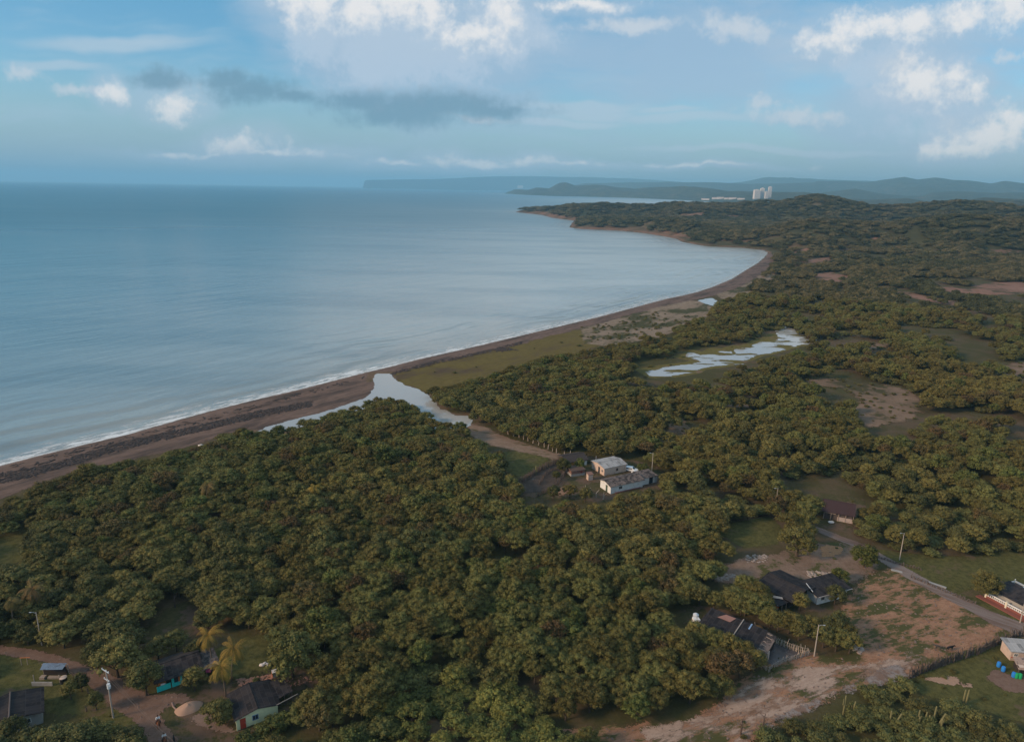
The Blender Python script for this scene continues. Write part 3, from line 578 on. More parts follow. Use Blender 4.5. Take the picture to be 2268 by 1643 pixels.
# ------------------------------------------------------------------ foliage
def mat_leaf(name, dark, light, third, ws=0.02, transl=0.0):
    m, t, b = material(name, 0.75, 0.12); p = t.pos()
    rnd = t.node('ShaderNodeObjectInfo').outputs['Random']; tint = t.attr('tint')
    k = t.math('ADD', t.math('MULTIPLY', tint, 0.62), t.math('MULTIPLY', rnd, 0.38))
    c = t.mix(t.ramp(k, 0.12, 0.88, smooth=False), dark, light)
    w = t.noise(p, ws, 3, 0.6)
    c = t.mix(t.ramp(t.math('ADD', w, t.math('MULTIPLY', t.math('SUBTRACT', rnd, 0.5), 0.28)), 0.42, 0.64), c, third, 'MIX')
    t.put(b.inputs['Base Color'], c)
    return m
def leaf_mat2(name, dark, light, other, ws=0.02):
    m, t, b = material(name, 0.7, 0.15); p = t.pos()
    rnd = t.node('ShaderNodeObjectInfo').outputs['Random']; tint = t.attr('tint')
    c = t.mix(tint, dark, light)
    w = t.noise(p, ws, 3, 0.6)
    f = t.ramp(t.math('ADD', w, t.math('MULTIPLY', t.math('SUBTRACT', rnd, 0.5), 0.34)), 0.38, 0.66, 0.0, 0.8)
    c = t.mix(f, c, t.mix(tint, tuple(a * 0.55 for a in other), other))
    v = t.node('ShaderNodeHueSaturation'); t.put(v.inputs['Color'], c); t.put(v.inputs['Value'], t.ramp(rnd, 0, 1, 0.70, 1.30, False)); v.inputs['Saturation'].default_value = 1.0
    t.put(b.inputs['Base Color'], v.outputs[0])
    return m
LEAF_OLIVE = leaf_mat2('olive_foliage', (0.076, 0.064, 0.018), (0.240, 0.198, 0.056), (0.150, 0.156, 0.048), 0.012)
LEAF_GREEN = leaf_mat2('green_foliage', (0.056, 0.058, 0.020), (0.176, 0.172, 0.058), (0.205, 0.172, 0.050), 0.03)
LEAF_BUSH = leaf_mat2('bush_foliage', (0.062, 0.070, 0.020), (0.195, 0.210, 0.058), (0.230, 0.220, 0.055), 0.06)
LEAF_SCRUB = leaf_mat2('scrub_foliage', (0.068, 0.064, 0.020), (0.205, 0.182, 0.058), (0.142, 0.150, 0.050), 0.03)
LEAF_FAR = leaf_mat2('far_foliage', (0.038, 0.042, 0.018), (0.116, 0.116, 0.046), (0.185, 0.150, 0.070), 0.006)  # darker than near foliage: cloud shadow on the hills put into the colour
LEAF_LIME = leaf_mat2('lime_foliage', (0.060, 0.070, 0.018), (0.185, 0.190, 0.050), (0.120, 0.140, 0.036), 0.1)
BARK = material('bark', 0.9, 0.1)[0]; BARK.node_tree.nodes['Principled BSDF'].inputs['Base Color'].default_value = (0.085, 0.064, 0.048, 1)
DEADB = material('dead_bark', 0.9, 0.1)[0]; DEADB.node_tree.nodes['Principled BSDF'].inputs['Base Color'].default_value = (0.11, 0.075, 0.06, 1)

def crown(name, mat, seed, nc=44, nl=62, leaf=0.105, H=0.72, z0=0.95, cr=(0.22, 0.36), droop=0.0, low=-0.25, core=0.62, fill=0.25):
    """crown of unit radius made of leaf clumps; z0 is the centre height over the base"""
    g = np.random.default_rng(seed); V = []; Q = []; T = []
    n = 0; cs = []
    lob = g.uniform(0.80, 1.12, 7)
    while len(cs) < nc:
        d = g.normal(size=3); d /= np.linalg.norm(d)
        if d[2] < low: continue
        f = g.uniform(0.30, 0.75) if g.random() < fill else g.uniform(0.72, 0.98)
        a = (math.atan2(d[1], d[0]) / (2 * math.pi) % 1) * 7; i = int(a) % 7; lo = lob[i] * (1 - a % 1) + lob[(i + 1) % 7] * (a % 1)
        r = g.uniform(*cr)
        c = np.array([d[0] * f * lo * (1 - r * .6), d[1] * f * lo * (1 - r * .6), d[2] * f * H]); cs.append((c, r))
    for c, r in cs:
        m = int(nl * (r / cr[1]) ** 1.5) + 12
        d = g.normal(size=(m, 3)); d /= np.linalg.norm(d, axis=1)[:, None]
        d[:, 2] = np.where(d[:, 2] < -0.35, -d[:, 2], d[:, 2])
        p = c + d * r * np.array([1, 1, 0.78]) * g.uniform(0.72, 1.30, (m, 1)); p[:, 2] -= droop * (p[:, 0] ** 2 + p[:, 1] ** 2)
        nrm = d + g.normal(size=(m, 3)) * 0.55; nrm /= np.linalg.norm(nrm, axis=1)[:, None]
        tg = np.cross(nrm, g.normal(size=(m, 3))); tg /= np.linalg.norm(tg, axis=1)[:, None]; bt = np.cross(nrm, tg)
        s = leaf * g.uniform(0.55, 1.25, (m, 1)) * 0.5; s2 = s * g.uniform(0.5, 0.9, (m, 1))
        quad = np.stack([p - tg * s, p - bt * s2, p + tg * s, p + bt * s2], 1)
        V.append(quad.reshape(-1, 3)); Q.append(np.arange(m * 4).reshape(m, 4) + n); n += m * 4
        ct = np.clip(g.normal(0.45, 0.22), 0, 1)
        T.append(np.repeat(np.clip(ct + g.normal(0, 0.18, m), 0, 1), 4))
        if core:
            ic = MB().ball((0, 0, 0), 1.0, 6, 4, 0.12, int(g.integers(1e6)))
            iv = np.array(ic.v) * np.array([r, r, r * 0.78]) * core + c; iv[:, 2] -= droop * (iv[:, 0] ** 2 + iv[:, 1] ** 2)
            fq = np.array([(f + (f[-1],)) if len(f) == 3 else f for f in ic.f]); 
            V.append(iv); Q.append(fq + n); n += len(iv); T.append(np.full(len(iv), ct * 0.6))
    V = np.concatenate(V); V[:, 2] += z0; Q = np.concatenate(Q)
    tri = Q[:, 3] == Q[:, 2]
    me = bpy.data.meshes.new(name); tot = np.where(tri, 3, 4).astype(np.int32); idx = np.concatenate([q[:t] for q, t in zip(Q, tot)]) if False else Q[np.arange(4)[None, :] < tot[:, None]]
    me.vertices.add(len(V)); me.vertices.foreach_set('co', V.astype(np.float32).ravel())
    me.loops.add(len(idx)); me.loops.foreach_set('vertex_index', idx.astype(np.int32))
    me.polygons.add(len(tot)); me.polygons.foreach_set('loop_start', np.concatenate([[0], np.cumsum(tot)[:-1]]).astype(np.int32)); me.polygons.foreach_set('loop_total', tot)
    me.update(calc_edges=True)
    at = me.attributes.new('tint', 'FLOAT', 'POINT'); at.data.foreach_set('value', np.concatenate(T).astype(np.float32))
    me.materials.append(mat); return me
def trunk_mesh(name, seed, z0=0.95, mat=None, h=None):
    rn = random.Random(seed); m = MB(); h = z0 * 0.75 if h is None else h
    m.tube([(0, 0, -0.08), (rn.uniform(-.03, .03), rn.uniform(-.03, .03), h * .5), (rn.uniform(-.06, .06), rn.uniform(-.06, .06), h)], [0.065, 0.05, 0.04], 7)
    for k in range(5):
        a = k * 1.26 + rn.uniform(-.3, .3); l = rn.uniform(.35, .6)
        m.tube([(0, 0, h * .55), (math.cos(a) * l * .5, math.sin(a) * l * .5, h * .9), (math.cos(a) * l, math.sin(a) * l, h * 1.25 + .1)], [0.035, 0.022, 0.008], 5)
    return m.mesh(name, mat or BARK)
PROTO = bpy.data.collections.new('foliage_prototypes')                 # never linked: only feeds the scattered masses
def protos(tag_, meshes):
    c = bpy.data.collections.new(tag_)
    for i, me in enumerate(meshes):
        o = bpy.data.objects.new(f'{tag_}_{i}', me); c.objects.link(o)
    return c
LEAF_BROWN = leaf_mat2('russet_foliage', (0.075, 0.050, 0.020), (0.185, 0.118, 0.048), (0.12, 0.10, 0.035), 0.08)
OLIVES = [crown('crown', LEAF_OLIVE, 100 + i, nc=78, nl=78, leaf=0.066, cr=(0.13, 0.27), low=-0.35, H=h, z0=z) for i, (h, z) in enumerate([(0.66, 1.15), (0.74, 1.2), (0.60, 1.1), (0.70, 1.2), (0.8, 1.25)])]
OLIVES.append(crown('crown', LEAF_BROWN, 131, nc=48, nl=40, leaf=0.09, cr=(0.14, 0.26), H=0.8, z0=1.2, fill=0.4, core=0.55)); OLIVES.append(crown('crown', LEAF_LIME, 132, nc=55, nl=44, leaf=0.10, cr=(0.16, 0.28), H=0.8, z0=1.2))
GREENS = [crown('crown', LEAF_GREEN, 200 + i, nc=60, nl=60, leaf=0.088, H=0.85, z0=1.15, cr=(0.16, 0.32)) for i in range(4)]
BUSHES = [crown('foliage', LEAF_BUSH, 300 + i, nc=44, nl=60, leaf=0.11, H=0.75, z0=0.40, cr=(0.16, 0.34), low=-0.05) for i in range(3)]
SCRUBS = [crown('foliage', LEAF_SCRUB, 400 + i, nc=40, nl=56, leaf=0.10, H=0.72, z0=0.40, cr=(0.16, 0.34), low=-0.05) for i in range(3)]
FARS = [crown('crown', LEAF_FAR, 500 + i, nc=20, nl=30, leaf=0.20, H=0.60, z0=0.75, cr=(0.28, 0.42)) for i in range(4)]
TRUNKS = [trunk_mesh('trunk', 60 + i, 1.15) for i in range(3)]

def scatter(name, pts, sc3, rot, idx, coll, label):
    """one mass of plants nobody could count: geometry-node instances on its own points"""
    me = bpy.data.meshes.new(name); me.vertices.add(len(pts)); me.vertices.foreach_set('co', np.asarray(pts, np.float32).ravel())
    a = me.attributes.new('scl', 'FLOAT_VECTOR', 'POINT'); a.data.foreach_set('vector', np.asarray(sc3, np.float32).ravel())
    a = me.attributes.new('rot', 'FLOAT', 'POINT'); a.data.foreach_set('value', np.asarray(rot, np.float32))
    a = me.attributes.new('idx', 'INT', 'POINT'); a.data.foreach_set('value', np.asarray(idx, np.int32))
    o = link_mesh(name, me)
    g = bpy.data.node_groups.new(name, 'GeometryNodeTree')
    g.interface.new_socket('Geometry', in_out='INPUT', socket_type='NodeSocketGeometry'); g.interface.new_socket('Geometry', in_out='OUTPUT', socket_type='NodeSocketGeometry')
    N = g.nodes; L = g.links; gi = N.new('NodeGroupInput'); go = N.new('NodeGroupOutput'); ip = N.new('GeometryNodeInstanceOnPoints'); ci = N.new('GeometryNodeCollectionInfo')
    ci.inputs['Collection'].default_value = coll; ci.inputs['Separate Children'].default_value = True; ci.inputs['Reset Children'].default_value = True
    def na(nm, ty):
        n = N.new('GeometryNodeInputNamedAttribute'); n.data_type = ty; n.inputs['Name'].default_value = nm
        return [q for q in n.outputs if q.enabled and q.name == 'Attribute'][0]
    cx = N.new('ShaderNodeCombineXYZ'); L.new(na('rot', 'FLOAT'), cx.inputs[2])
    er = N.new('FunctionNodeEulerToRotation'); L.new(cx.outputs[0], er.inputs[0])
    L.new(gi.outputs[0], ip.inputs['Points']); L.new(ci.outputs[0], ip.inputs['Instance']); ip.inputs['Pick Instance'].default_value = True
    L.new(na('idx', 'INT'), ip.inputs['Instance Index']); L.new(er.outputs[0], ip.inputs['Rotation']); L.new(na('scl', 'FLOAT_VECTOR'), ip.inputs['Scale'])
    L.new(ip.outputs[0], go.inputs[0])
    md = o.modifiers.new('scatter', 'NODES'); md.node_group = g
    return tag(o, label, kind='stuff')

# candidate sites: jittered polar rows whose spacing grows with distance
def sites(r0, r1, base, k, az=50):
    P = []; r = r0
    while r < r1:
        s = max(base, k * r); n = int(math.radians(2 * az) * r / s); a = np.radians(-az) + (np.arange(n) + RNG.random()) * (s / r)
        a = a + RNG.uniform(-0.42, 0.42, n) * s / r; rr = r + RNG.uniform(-0.42, 0.42, n) * s
        P.append(np.stack([rr * np.sin(a), rr * np.cos(a), np.full(n, s)], 1)); r += s * 0.9
    return np.concatenate(P)
S = sites(78, 4800, 4.0, 0.0074)
sdl = sdist(S[:, 0], S[:, 1], LAND); S = S[sdl > 5]; sdl = sdl[sdl > 5]
rS = np.hypot(S[:, 0], S[:, 1])
ground_z = height(S[:, 0], S[:, 1], sdl)
def uvof(P, dz):
    Q = np.column_stack([P[:, 0], P[:, 1], ground_z + dz]); return proj(Q)
ub, vb, _ = uvof(S, 0.0); _lb = (sdist(ub, vb, np.array(LOWBUSH, float)) > -10) | (sdist(ub, vb, np.array(GREENBUSH, float)) > -10)
ut, vt, _ = uvof(S, np.where(_lb & (rS < 200), 1.9, 4.8))
dist_ex = np.full(len(S), 1e9)
for pl in EXCL:
    pl = np.array(pl, float)
    for (uu, vv) in (((ub, vb),) if len(pl) == len(RIVER) and np.allclose(pl, RIVER) else ((ub, vb), (ut, vt))):
        near = (uu > pl[:, 0].min() - 60) & (uu < pl[:, 0].max() + 60) & (vv > pl[:, 1].min() - 60) & (vv < pl[:, 1].max() + 60)
        d = np.full(len(S), 1e9); d[near] = -sdist(uu[near], vv[near], pl); dist_ex = np.minimum(dist_ex, d)
mscale = rS / FPX * 1.0                                   # metres per measured pixel at that range
dist_m = dist_ex * mscale
keep = dist_m > np.where(rS < 150, 0.8, 0.3)
# open gaps: scattered clearings in the scrub on the right and far plain
gapn = fbm(S[:, 0] / 24, S[:, 1] / 24, 4, 33)
thr = np.where((S[:, 0] > 60) & (rS > 190), 0.36, 0.20); thr = np.where((rS > 420) & (S[:, 0] > 40), 0.425, thr); thr = np.where(rS > 1300, 0.385, thr)
keep &= gapn > thr
for bp in BARE:
    bp = np.array(bp, float)
    for uu, vv in ((ub, vb), (ut, vt)):
        near = (uu > bp[:, 0].min()) & (uu < bp[:, 0].max()) & (vv > bp[:, 1].min()) & (vv < bp[:, 1].max())
        ins = np.zeros(len(S), bool); ins[near] = sdist(uu[near], vv[near], bp) > 0
        keep &= ~(ins & (RNG.random(len(S)) < 0.93))
ming = (sdl < 16) & (rS > 900); keep &= ~ming
CLEARV = [(402, 1500, 62), (372, 1520, 40), (488, 1436, 48), (505, 1480, 44), (560, 1580, 60), (95, 1500, 38), (1590, 1380, 40), (1857, 1128, 38), (90, 1400, 16), (1803, 1420, 22)]
for (u, v, rr_) in CLEARV:
    uh, vh, _ = proj(np.column_stack([S[:, 0], S[:, 1], ground_z + 6.2]))
    for uu, vv in ((ub, vb), (ut, vt), (uh, vh)): keep &= np.hypot(uu - u, (vv - v) * 1.25) > rr_
HAND_V = []                                               # hand-placed plants, filled below: (u, v, radius)
def handspots():
    return [(1765, 1226, 5.0), (1913, 1254, 3.4), (1857, 1286, 2.2), (2178, 1318, 3.8), (487, 1600, 3.0), (648, 1492, 5.2), (430, 1524, 2.6), (325, 1538, 3.2), (262, 1494, 4.2)]
for (u, v, rad) in handspots():
    w = unp(u, v, 2.0); keep &= np.hypot(S[:, 0] - w[0], S[:, 1] - w[1]) > rad * 0.95
_lbk = _lb[keep] & (rS[keep] < 200)
S, sdl, rS, gz, dm = S[keep], sdl[keep], rS[keep], ground_z[keep], dist_m[keep]
ub, vb, ut, vt = ub[keep], vb[keep], ut[keep], vt[keep]
def inpoly(poly): return sdist(ut, vt, np.array(poly, float)) > 0
n = len(S); kind = np.zeros(n, int)                       # 0 olive broadleaf, 1 green leafy, 2 bright bush, 3 dark scrub, 4 far clump
gr = fbm(S[:, 0] / 30, S[:, 1] / 30, 3, 77)
kind[(rS < 330) & (gr > 0.60)] = 1
kind[(ut < 600) & (vt > 1160) & (gr > 0.36)] = 1
kind[(S[:, 0] > 55) & (rS < 260) & (gr > 0.42)] = 1
kind[(rS > 185) & (S[:, 0] > 50) & (gr > 0.38) & (RNG.random(n) < 0.6)] = 3
kind[rS > 620] = 4
kind[_lbk] = 3; kind[inpoly(GREENBUSH) & (rS < 200)] = 2; kind[inpoly(LOWBUSH) & (rS < 200)] = 3
edgef = np.clip(0.80 + dm / 9.0, 0, 1.0)
rad = S[:, 2] * 0.5 * 1.50 * RNG.uniform(0.72, 1.26, n) * np.where(rS < 500, edgef, 1)
big = RNG.random(n) > 0.90; rad = np.where(big & (kind < 2), rad * 1.25, rad)
rad = np.where(kind == 3, rad * 0.92, rad); rad = np.where((kind == 2), rad * 0.88, rad)
zs = np.where((kind == 2) | (kind == 3), rad * RNG.uniform(0.55, 0.85, n), rad)
zs = np.where(kind < 2, (0.55 * rad + 1.25) * RNG.uniform(0.84, 1.12, n), zs)
zs = np.where(kind == 4, np.minimum(zs, 2.6 + 0.25 * rad) * RNG.uniform(0.7, 1.15, n), zs)
lowedge = np.clip(dm / 10, 0.85, 1); zs = np.where(rS < 500, zs * lowedge, zs)
rot = RNG.uniform(0, 6.28, n)
inframe = (ut > -60) & (ut < 2330) & (vt < 1760) & (vt > 380)
vis = (ut > -15) & (ut < 2283) & (vt < 1668)
order = np.argsort(rS)
indiv = np.zeros(n, bool)
for kd, cnt in ((0, 300), (1, 190), (2, 110), (3, 130)):
    c = [i for i in order if kind[i] == kd and vis[i]][:cnt]; indiv[c] = True
LANDMARKS = [(405, 1490, 'the teal walled house'), (560, 1580, 'the lime walled house'), (40, 1545, 'the dark house by the dirt road'), (488, 1430, 'the three coconut palms'),
    (370, 1380, 'the bare brown yard'), (30, 1215, 'the small grass clearing'), (900, 1560, 'the bright green bushes'), (1950, 1400, 'the wide clay clearing'), (1600, 1385, 'the long patched black shed'),
    (1720, 1450, 'the muddy stick pen'), (1800, 1300, 'the twin black roofs'), (1857, 1125, 'the brown roofed shack'), (1385, 1065, 'the white ranch house'), (1195, 1055, 'the stick corral'),
    (1000, 935, 'the river bend'), (1992, 1210, 'the gravel road lamp post'), (2225, 1330, 'the white balustrade house'), (2250, 1460, 'the shack with blue barrels'), (1650, 1180, 'the small meadow by the road end'), (1700, 1600, 'the lower clay track')]
def where(u, v):
    d, lx, ly, nm = min((math.hypot(u - a, (v - b) * 1.5), a, b, nm) for a, b, nm in LANDMARKS)
    dx, dy = u - lx, (v - ly) * 1.5
    side = ('right of ' if dx > 0 else 'left of ') if abs(dx) > abs(dy) else ('in front of ' if dy > 0 else 'behind ')
    return ('close ' if d < 110 else '' if d < 240 else 'far ') + side + nm
LBL = {0: ('broadleaf_tree', 'tree', 'olive brown round crowned tree '), 1: ('leafy_tree', 'tree', 'deep green leafy tree '), 2: ('bright_bush', 'bush', 'bright green low bush '), 3: ('scrub_bush', 'bush', 'dull green scrubby bush ')}
MESHES = {0: OLIVES, 1: GREENS, 2: BUSHES, 3: SCRUBS}
firsts = {}
def pick(kd, size=None):
    n_ = len(MESHES[kd]); w = np.ones(n_)
    if kd == 0: w[5] = 0.35; w[6] = 0.35
    r_ = RNG.choice(n_, size=size, p=w / w.sum()); return int(r_) if size is None else r_
for i in np.where(indiv)[0]:
    kd = int(kind[i]); ix = pick(kd); key = (kd, ix); nm, cat, lead = LBL[kd]
    loc = (S[i, 0], S[i, 1], gz[i] - 0.05); scl = (rad[i], rad[i], zs[i])
    words_ = where(ut[i], vt[i]); lead = ('small ' if rad[i] < 2.6 else 'broad ' if rad[i] > 3.7 else '') + lead
    grp = {0: 'olive trees ', 1: 'green trees ', 2: 'bright bushes ', 3: 'scrub bushes '}[kd] + words_
    if key not in firsts:
        o = thing(nm, loc, rot[i], lead + words_, cat, grp); o.scale = scl
        link_mesh('crown' if kd < 2 else 'foliage', MESHES[kd][ix], o)
        link_mesh('trunk' if kd < 2 else 'stem', TRUNKS[ix % 3], o)
        if kd > 1: o.children[1].scale = (1, 1, 0.45)
        firsts[key] = o
    else: dup(firsts[key], loc, rot[i], scl, lead + words_, grp)
rest = ~indiv
def mass(name, sel, meshes, label):
    if sel.sum() == 0: return
    c = protos(name + '_kit', meshes)
    scatter(name, np.column_stack([S[sel, 0], S[sel, 1], gz[sel] - 0.05]), np.column_stack([rad[sel], rad[sel], zs[sel]]), rot[sel], pick(0, int(sel.sum())) if meshes is OLIVES else RNG.integers(0, len(meshes), sel.sum()), c, label)
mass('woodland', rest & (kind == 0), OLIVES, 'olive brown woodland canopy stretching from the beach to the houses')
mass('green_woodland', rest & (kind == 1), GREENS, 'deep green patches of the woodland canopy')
mass('bright_undergrowth', rest & (kind == 2), BUSHES, 'bright green undergrowth at the foot of the wood')
mass('scrubland', rest & (kind == 3), SCRUBS, 'dull green scrub over the coastal plain on the right')
mass('distant_forest', rest & (kind == 4), FARS, 'dark distant forest covering the plain and hills')
# sparse small scrub: on clearings' rims, sandy flat and gaps
U = sites(80, 520, 3.2, 0.008, 42); su = sdist(U[:, 0], U[:, 1], LAND); U = U[su > 14]; zu = height(U[:, 0], U[:, 1])
uu, vv, _ = proj(np.column_stack([U[:, 0], U[:, 1], zu + 0.5]))
k = np.zeros(len(U))
def dens(poly, p):
    global k
    k = np.maximum(k, np.where(sdist(uu, vv, np.array(poly, float)) > 0, p, 0))
dens([(1290, 728), (1406, 700), (1540, 672), (1585, 690), (1512, 716), (1403, 748), (1310, 762)], 0.30); dens(FLATZONE, 0.012); dens(MARSH, 0.03)
dens(NCLEAR, 0.10); dens(MAIN, 0.09)
for yp, pp in zip(YARDS, (0.14, 0.10, 0.05, 0.04, 0.42, 0.05, 0.07, 0.2, 0.05, 0.10, 0.34, 0.03, 0.03)): dens(yp, pp)
dens([(2014, 1500), (2094, 1470), (2167, 1444), (2243, 1412), (2300, 1392), (2300, 1400), (2243, 1420), (2167, 1452), (2094, 1478), (2018, 1508)], 0.8)
dens([(60, 1100), (560, 948), (560, 962), (60, 1112)], 0.4); 
for bp in BARE[11:]: dens(bp, 0.25)
k = np.where((sdist(uu, vv, np.array(RIVER, float)) > -3) | (sdist(uu, vv, np.array(LAGOON, float)) > -2) | (sdist(uu, vv, np.array(ROAD_L, float)) > -4) | (sdist(uu, vv, np.array(ROAD_R, float)) > -3), 0, k)
selu = RNG.random(len(U)) < k
U, zu = U[selu], zu[selu]; ru = np.hypot(U[:, 0], U[:, 1]); sz = RNG.uniform(0.35, 1.0, len(U)) * np.clip(ru / 220, 0.8, 1.7)
scatter('low_scrub', np.column_stack([U[:, 0], U[:, 1], zu - 0.05]), np.column_stack([sz, sz, sz * 0.7]), RNG.uniform(0, 6.28, len(U)), RNG.integers(0, 3, len(U)), protos('low_scrub_kit', SCRUBS), 'small scattered shrubs on the open sand and clearings')


# ------------------------------------------------------------------ building materials
def flat(name, col, rough=0.8, spec=0.2, var=0.18, sc_=1.5, dirt=None, metal=0.0):
    m, t, b = material(name, rough, spec); p = t.pos()
    n = t.noise(p, sc_, 4, 0.65)
    c = t.mix(n, tuple(a * (1 - var) for a in col), tuple(min(1, a * (1 + var)) for a in col))
    if dirt is not None: c = t.mix(t.ramp(t.noise(p, 0.9, 5, 0.7), 0.50, 0.72, 0, 0.75), c, dirt)
    t.put(b.inputs['Base Color'], c); b.inputs['Metallic'].default_value = metal; return m
def roofing(name, col, patch, amt=(0.55, 0.66), pitch=0.9, sheen=0.45):
    """corrugated sheets: ribs, sheet joints, each sheet its own tone, stains"""
    m, t, b = material(name, 0.75, 0.12); o = t.node('ShaderNodeTexCoord').outputs['Object']
    sx = t.node('ShaderNodeSeparateXYZ'); t.put(sx.inputs[0], o)
    cell = t.node('ShaderNodeTexWhiteNoise', noise_dimensions='2D')
    q = t.node('ShaderNodeCombineXYZ'); t.put(q.inputs[0], t.math('FLOOR', t.math('DIVIDE', sx.outputs[0], pitch))); t.put(q.inputs[1], t.math('FLOOR', t.math('DIVIDE', sx.outputs[1], 2.1)))
    t.put(cell.inputs['Vector'], q.outputs[0]); w = cell.outputs['Value']
    c = t.mix(w, tuple(a * 0.70 for a in col), tuple(a * 1.45 for a in col))
    n = t.noise(o, 0.9, 5, 0.7); c = t.mix(t.ramp(t.math('ADD', n, t.math('MULTIPLY', w, 0.12)), amt[0], amt[1]), c, patch)
    fx = t.math('FRACT', t.math('DIVIDE', sx.outputs[0], pitch)); fy = t.math('FRACT', t.math('DIVIDE', sx.outputs[1], 2.1))
    seam = t.math('MINIMUM', t.math('MULTIPLY', fx, pitch), t.math('MULTIPLY', fy, 2.1))
    c = t.mix(t.ramp(seam, 0.07, 0.03, 0, 0.6), c, tuple(min(1, a * 2.2 + 0.02) for a in col))
    t.put(b.inputs['Base Color'], c)
    wv = t.math('SINE', t.math('MULTIPLY', sx.outputs[0], 34.0)); bm = t.node('ShaderNodeBump'); bm.inputs['Strength'].default_value = 0.5; bm.inputs['Distance'].default_value = 0.03
    t.put(bm.inputs['Height'], wv); t.put(b.inputs['Normal'], bm.outputs[0]); return m
ROOF_DARK = roofing('dark_roofing', (0.026, 0.023, 0.025), (0.044, 0.036, 0.035))
ROOF_DARK2 = roofing('worn_dark_roofing', (0.030, 0.026, 0.028), (0.062, 0.050, 0.047), (0.50, 0.66))
ROOF_GREY = roofing('grey_roofing', (0.30, 0.29, 0.285), (0.38, 0.37, 0.37), (0.5, 0.7))
ROOF_ROT = roofing('old_brown_roofing', (0.062, 0.052, 0.050), (0.19, 0.145, 0.125), (0.50, 0.62))
ROOF_RED = flat('brown_tiles', (0.052, 0.031, 0.033), 0.85, 0.2, 0.35, 4.0)
ROOF_PATCH = roofing('patched_roofing', (0.07, 0.06, 0.06), (0.42, 0.29, 0.23), (0.44, 0.52), 0.7)
TEAL = flat('teal_paint', (0.04, 0.60, 0.56)); LIME = flat('lime_paint', (0.80, 0.82, 0.52), dirt=(0.66, 0.68, 0.42)); WHITE = flat('white_wall', (0.76, 0.75, 0.73), dirt=(0.46, 0.42, 0.38)); PEACH = flat('peach_wall', (0.58, 0.44, 0.36), dirt=(0.36, 0.26, 0.2))
BRICKW = flat('brown_brick_wall', (0.23, 0.13, 0.10), var=0.35, sc_=5); DARKW = flat('dark_timber', (0.045, 0.036, 0.032), var=0.4, sc_=4); WOODL = flat('pale_timber', (0.34, 0.27, 0.22), var=0.3, sc_=5)
GREYW = flat('grey_concrete', (0.36, 0.34, 0.32), dirt=(0.22, 0.19, 0.17)); ORANGE = flat('orange_paint', (0.55, 0.18, 0.06)); RED = flat('red_paint', (0.50, 0.07, 0.035)); GREEND = flat('green_door', (0.07, 0.10, 0.075)); BLUEP = flat('blue_paint', (0.03, 0.22, 0.62)); BLUEG = flat('blue_frame', (0.22, 0.33, 0.50))
GREENP = flat('green_plastic', (0.02, 0.36, 0.13)); PANE = material('window_pane', 0.12, 0.6)[0]; PANE.node_tree.nodes['Principled BSDF'].inputs['Base Color'].default_value = (0.03, 0.045, 0.06, 1)
CONC = flat('pole_concrete', (0.42, 0.36, 0.31), var=0.12); LAMPM = flat('lamp_metal', (0.42, 0.45, 0.48), 0.4, 0.5); STICK = flat('weathered_stick', (0.125, 0.095, 0.080), var=0.5, sc_=2.0); STICKL = flat('pale_stick', (0.40, 0.33, 0.28), var=0.35, sc_=2.0)
BLACKR = flat('black_rubber', (0.02, 0.02, 0.02)); CARW = flat('white_car_paint', (0.72, 0.73, 0.74), 0.25, 0.6, 0.03); TARP = flat('blue_grey_tarp', (0.15, 0.20, 0.27), var=.5, sc_=3, dirt=(0.05, 0.045, 0.045)); SACK = flat('white_sack', (0.68, 0.62, 0.58), var=0.1)
TILE = flat('red_floor_tiles', (0.24, 0.085, 0.065), var=0.3, sc_=6); SANDM = flat('heaped_sand', (0.40, 0.255, 0.185), 0.95, 0.1, 0.08, 2.5)

# ------------------------------------------------------------------ houses
def frame(u0, v0, u1, v1):
    a = G(u0, v0); b = G(u1, v1); return a, math.atan2(b.y - a.y, b.x - a.x), (b - a).to_2d().length
def prism(m, x0, x1, y0, y1, wh, rise, axis, thick=None):
    """solid walls with gable ends up to the roof's underside"""
    if axis == 'y':
        xm = (x0 + x1) / 2; P = [(x0, 0), (x1, 0), (x1, wh), (xm, wh + rise), (x0, wh)]
        v = [(x, y0, z) for x, z in P] + [(x, y1, z) for x, z in P]
    elif axis == 'x':
        ym = (y0 + y1) / 2; P = [(y0, 0), (y1, 0), (y1, wh), (ym, wh + rise), (y0, wh)]
        v = [(x1, y, z) for y, z in P] + [(x0, y, z) for y, z in P]
    else:                                                  # 'lean': single slope rising towards the back by rise
        P = [(y0, 0), (y1, 0), (y1, wh + rise), (y0, wh)]; v = [(x1, y, z) for y, z in P] + [(x0, y, z) for y, z in P]
    n = len(P); m.add([(a, b, c - 0.15 if c == 0 else c) for a, b, c in v], [tuple(range(n)), tuple(range(2 * n - 1, n - 1, -1))] + [(i, i + n, (i + 1) % n + n, (i + 1) % n) for i in range(n)])
    return m
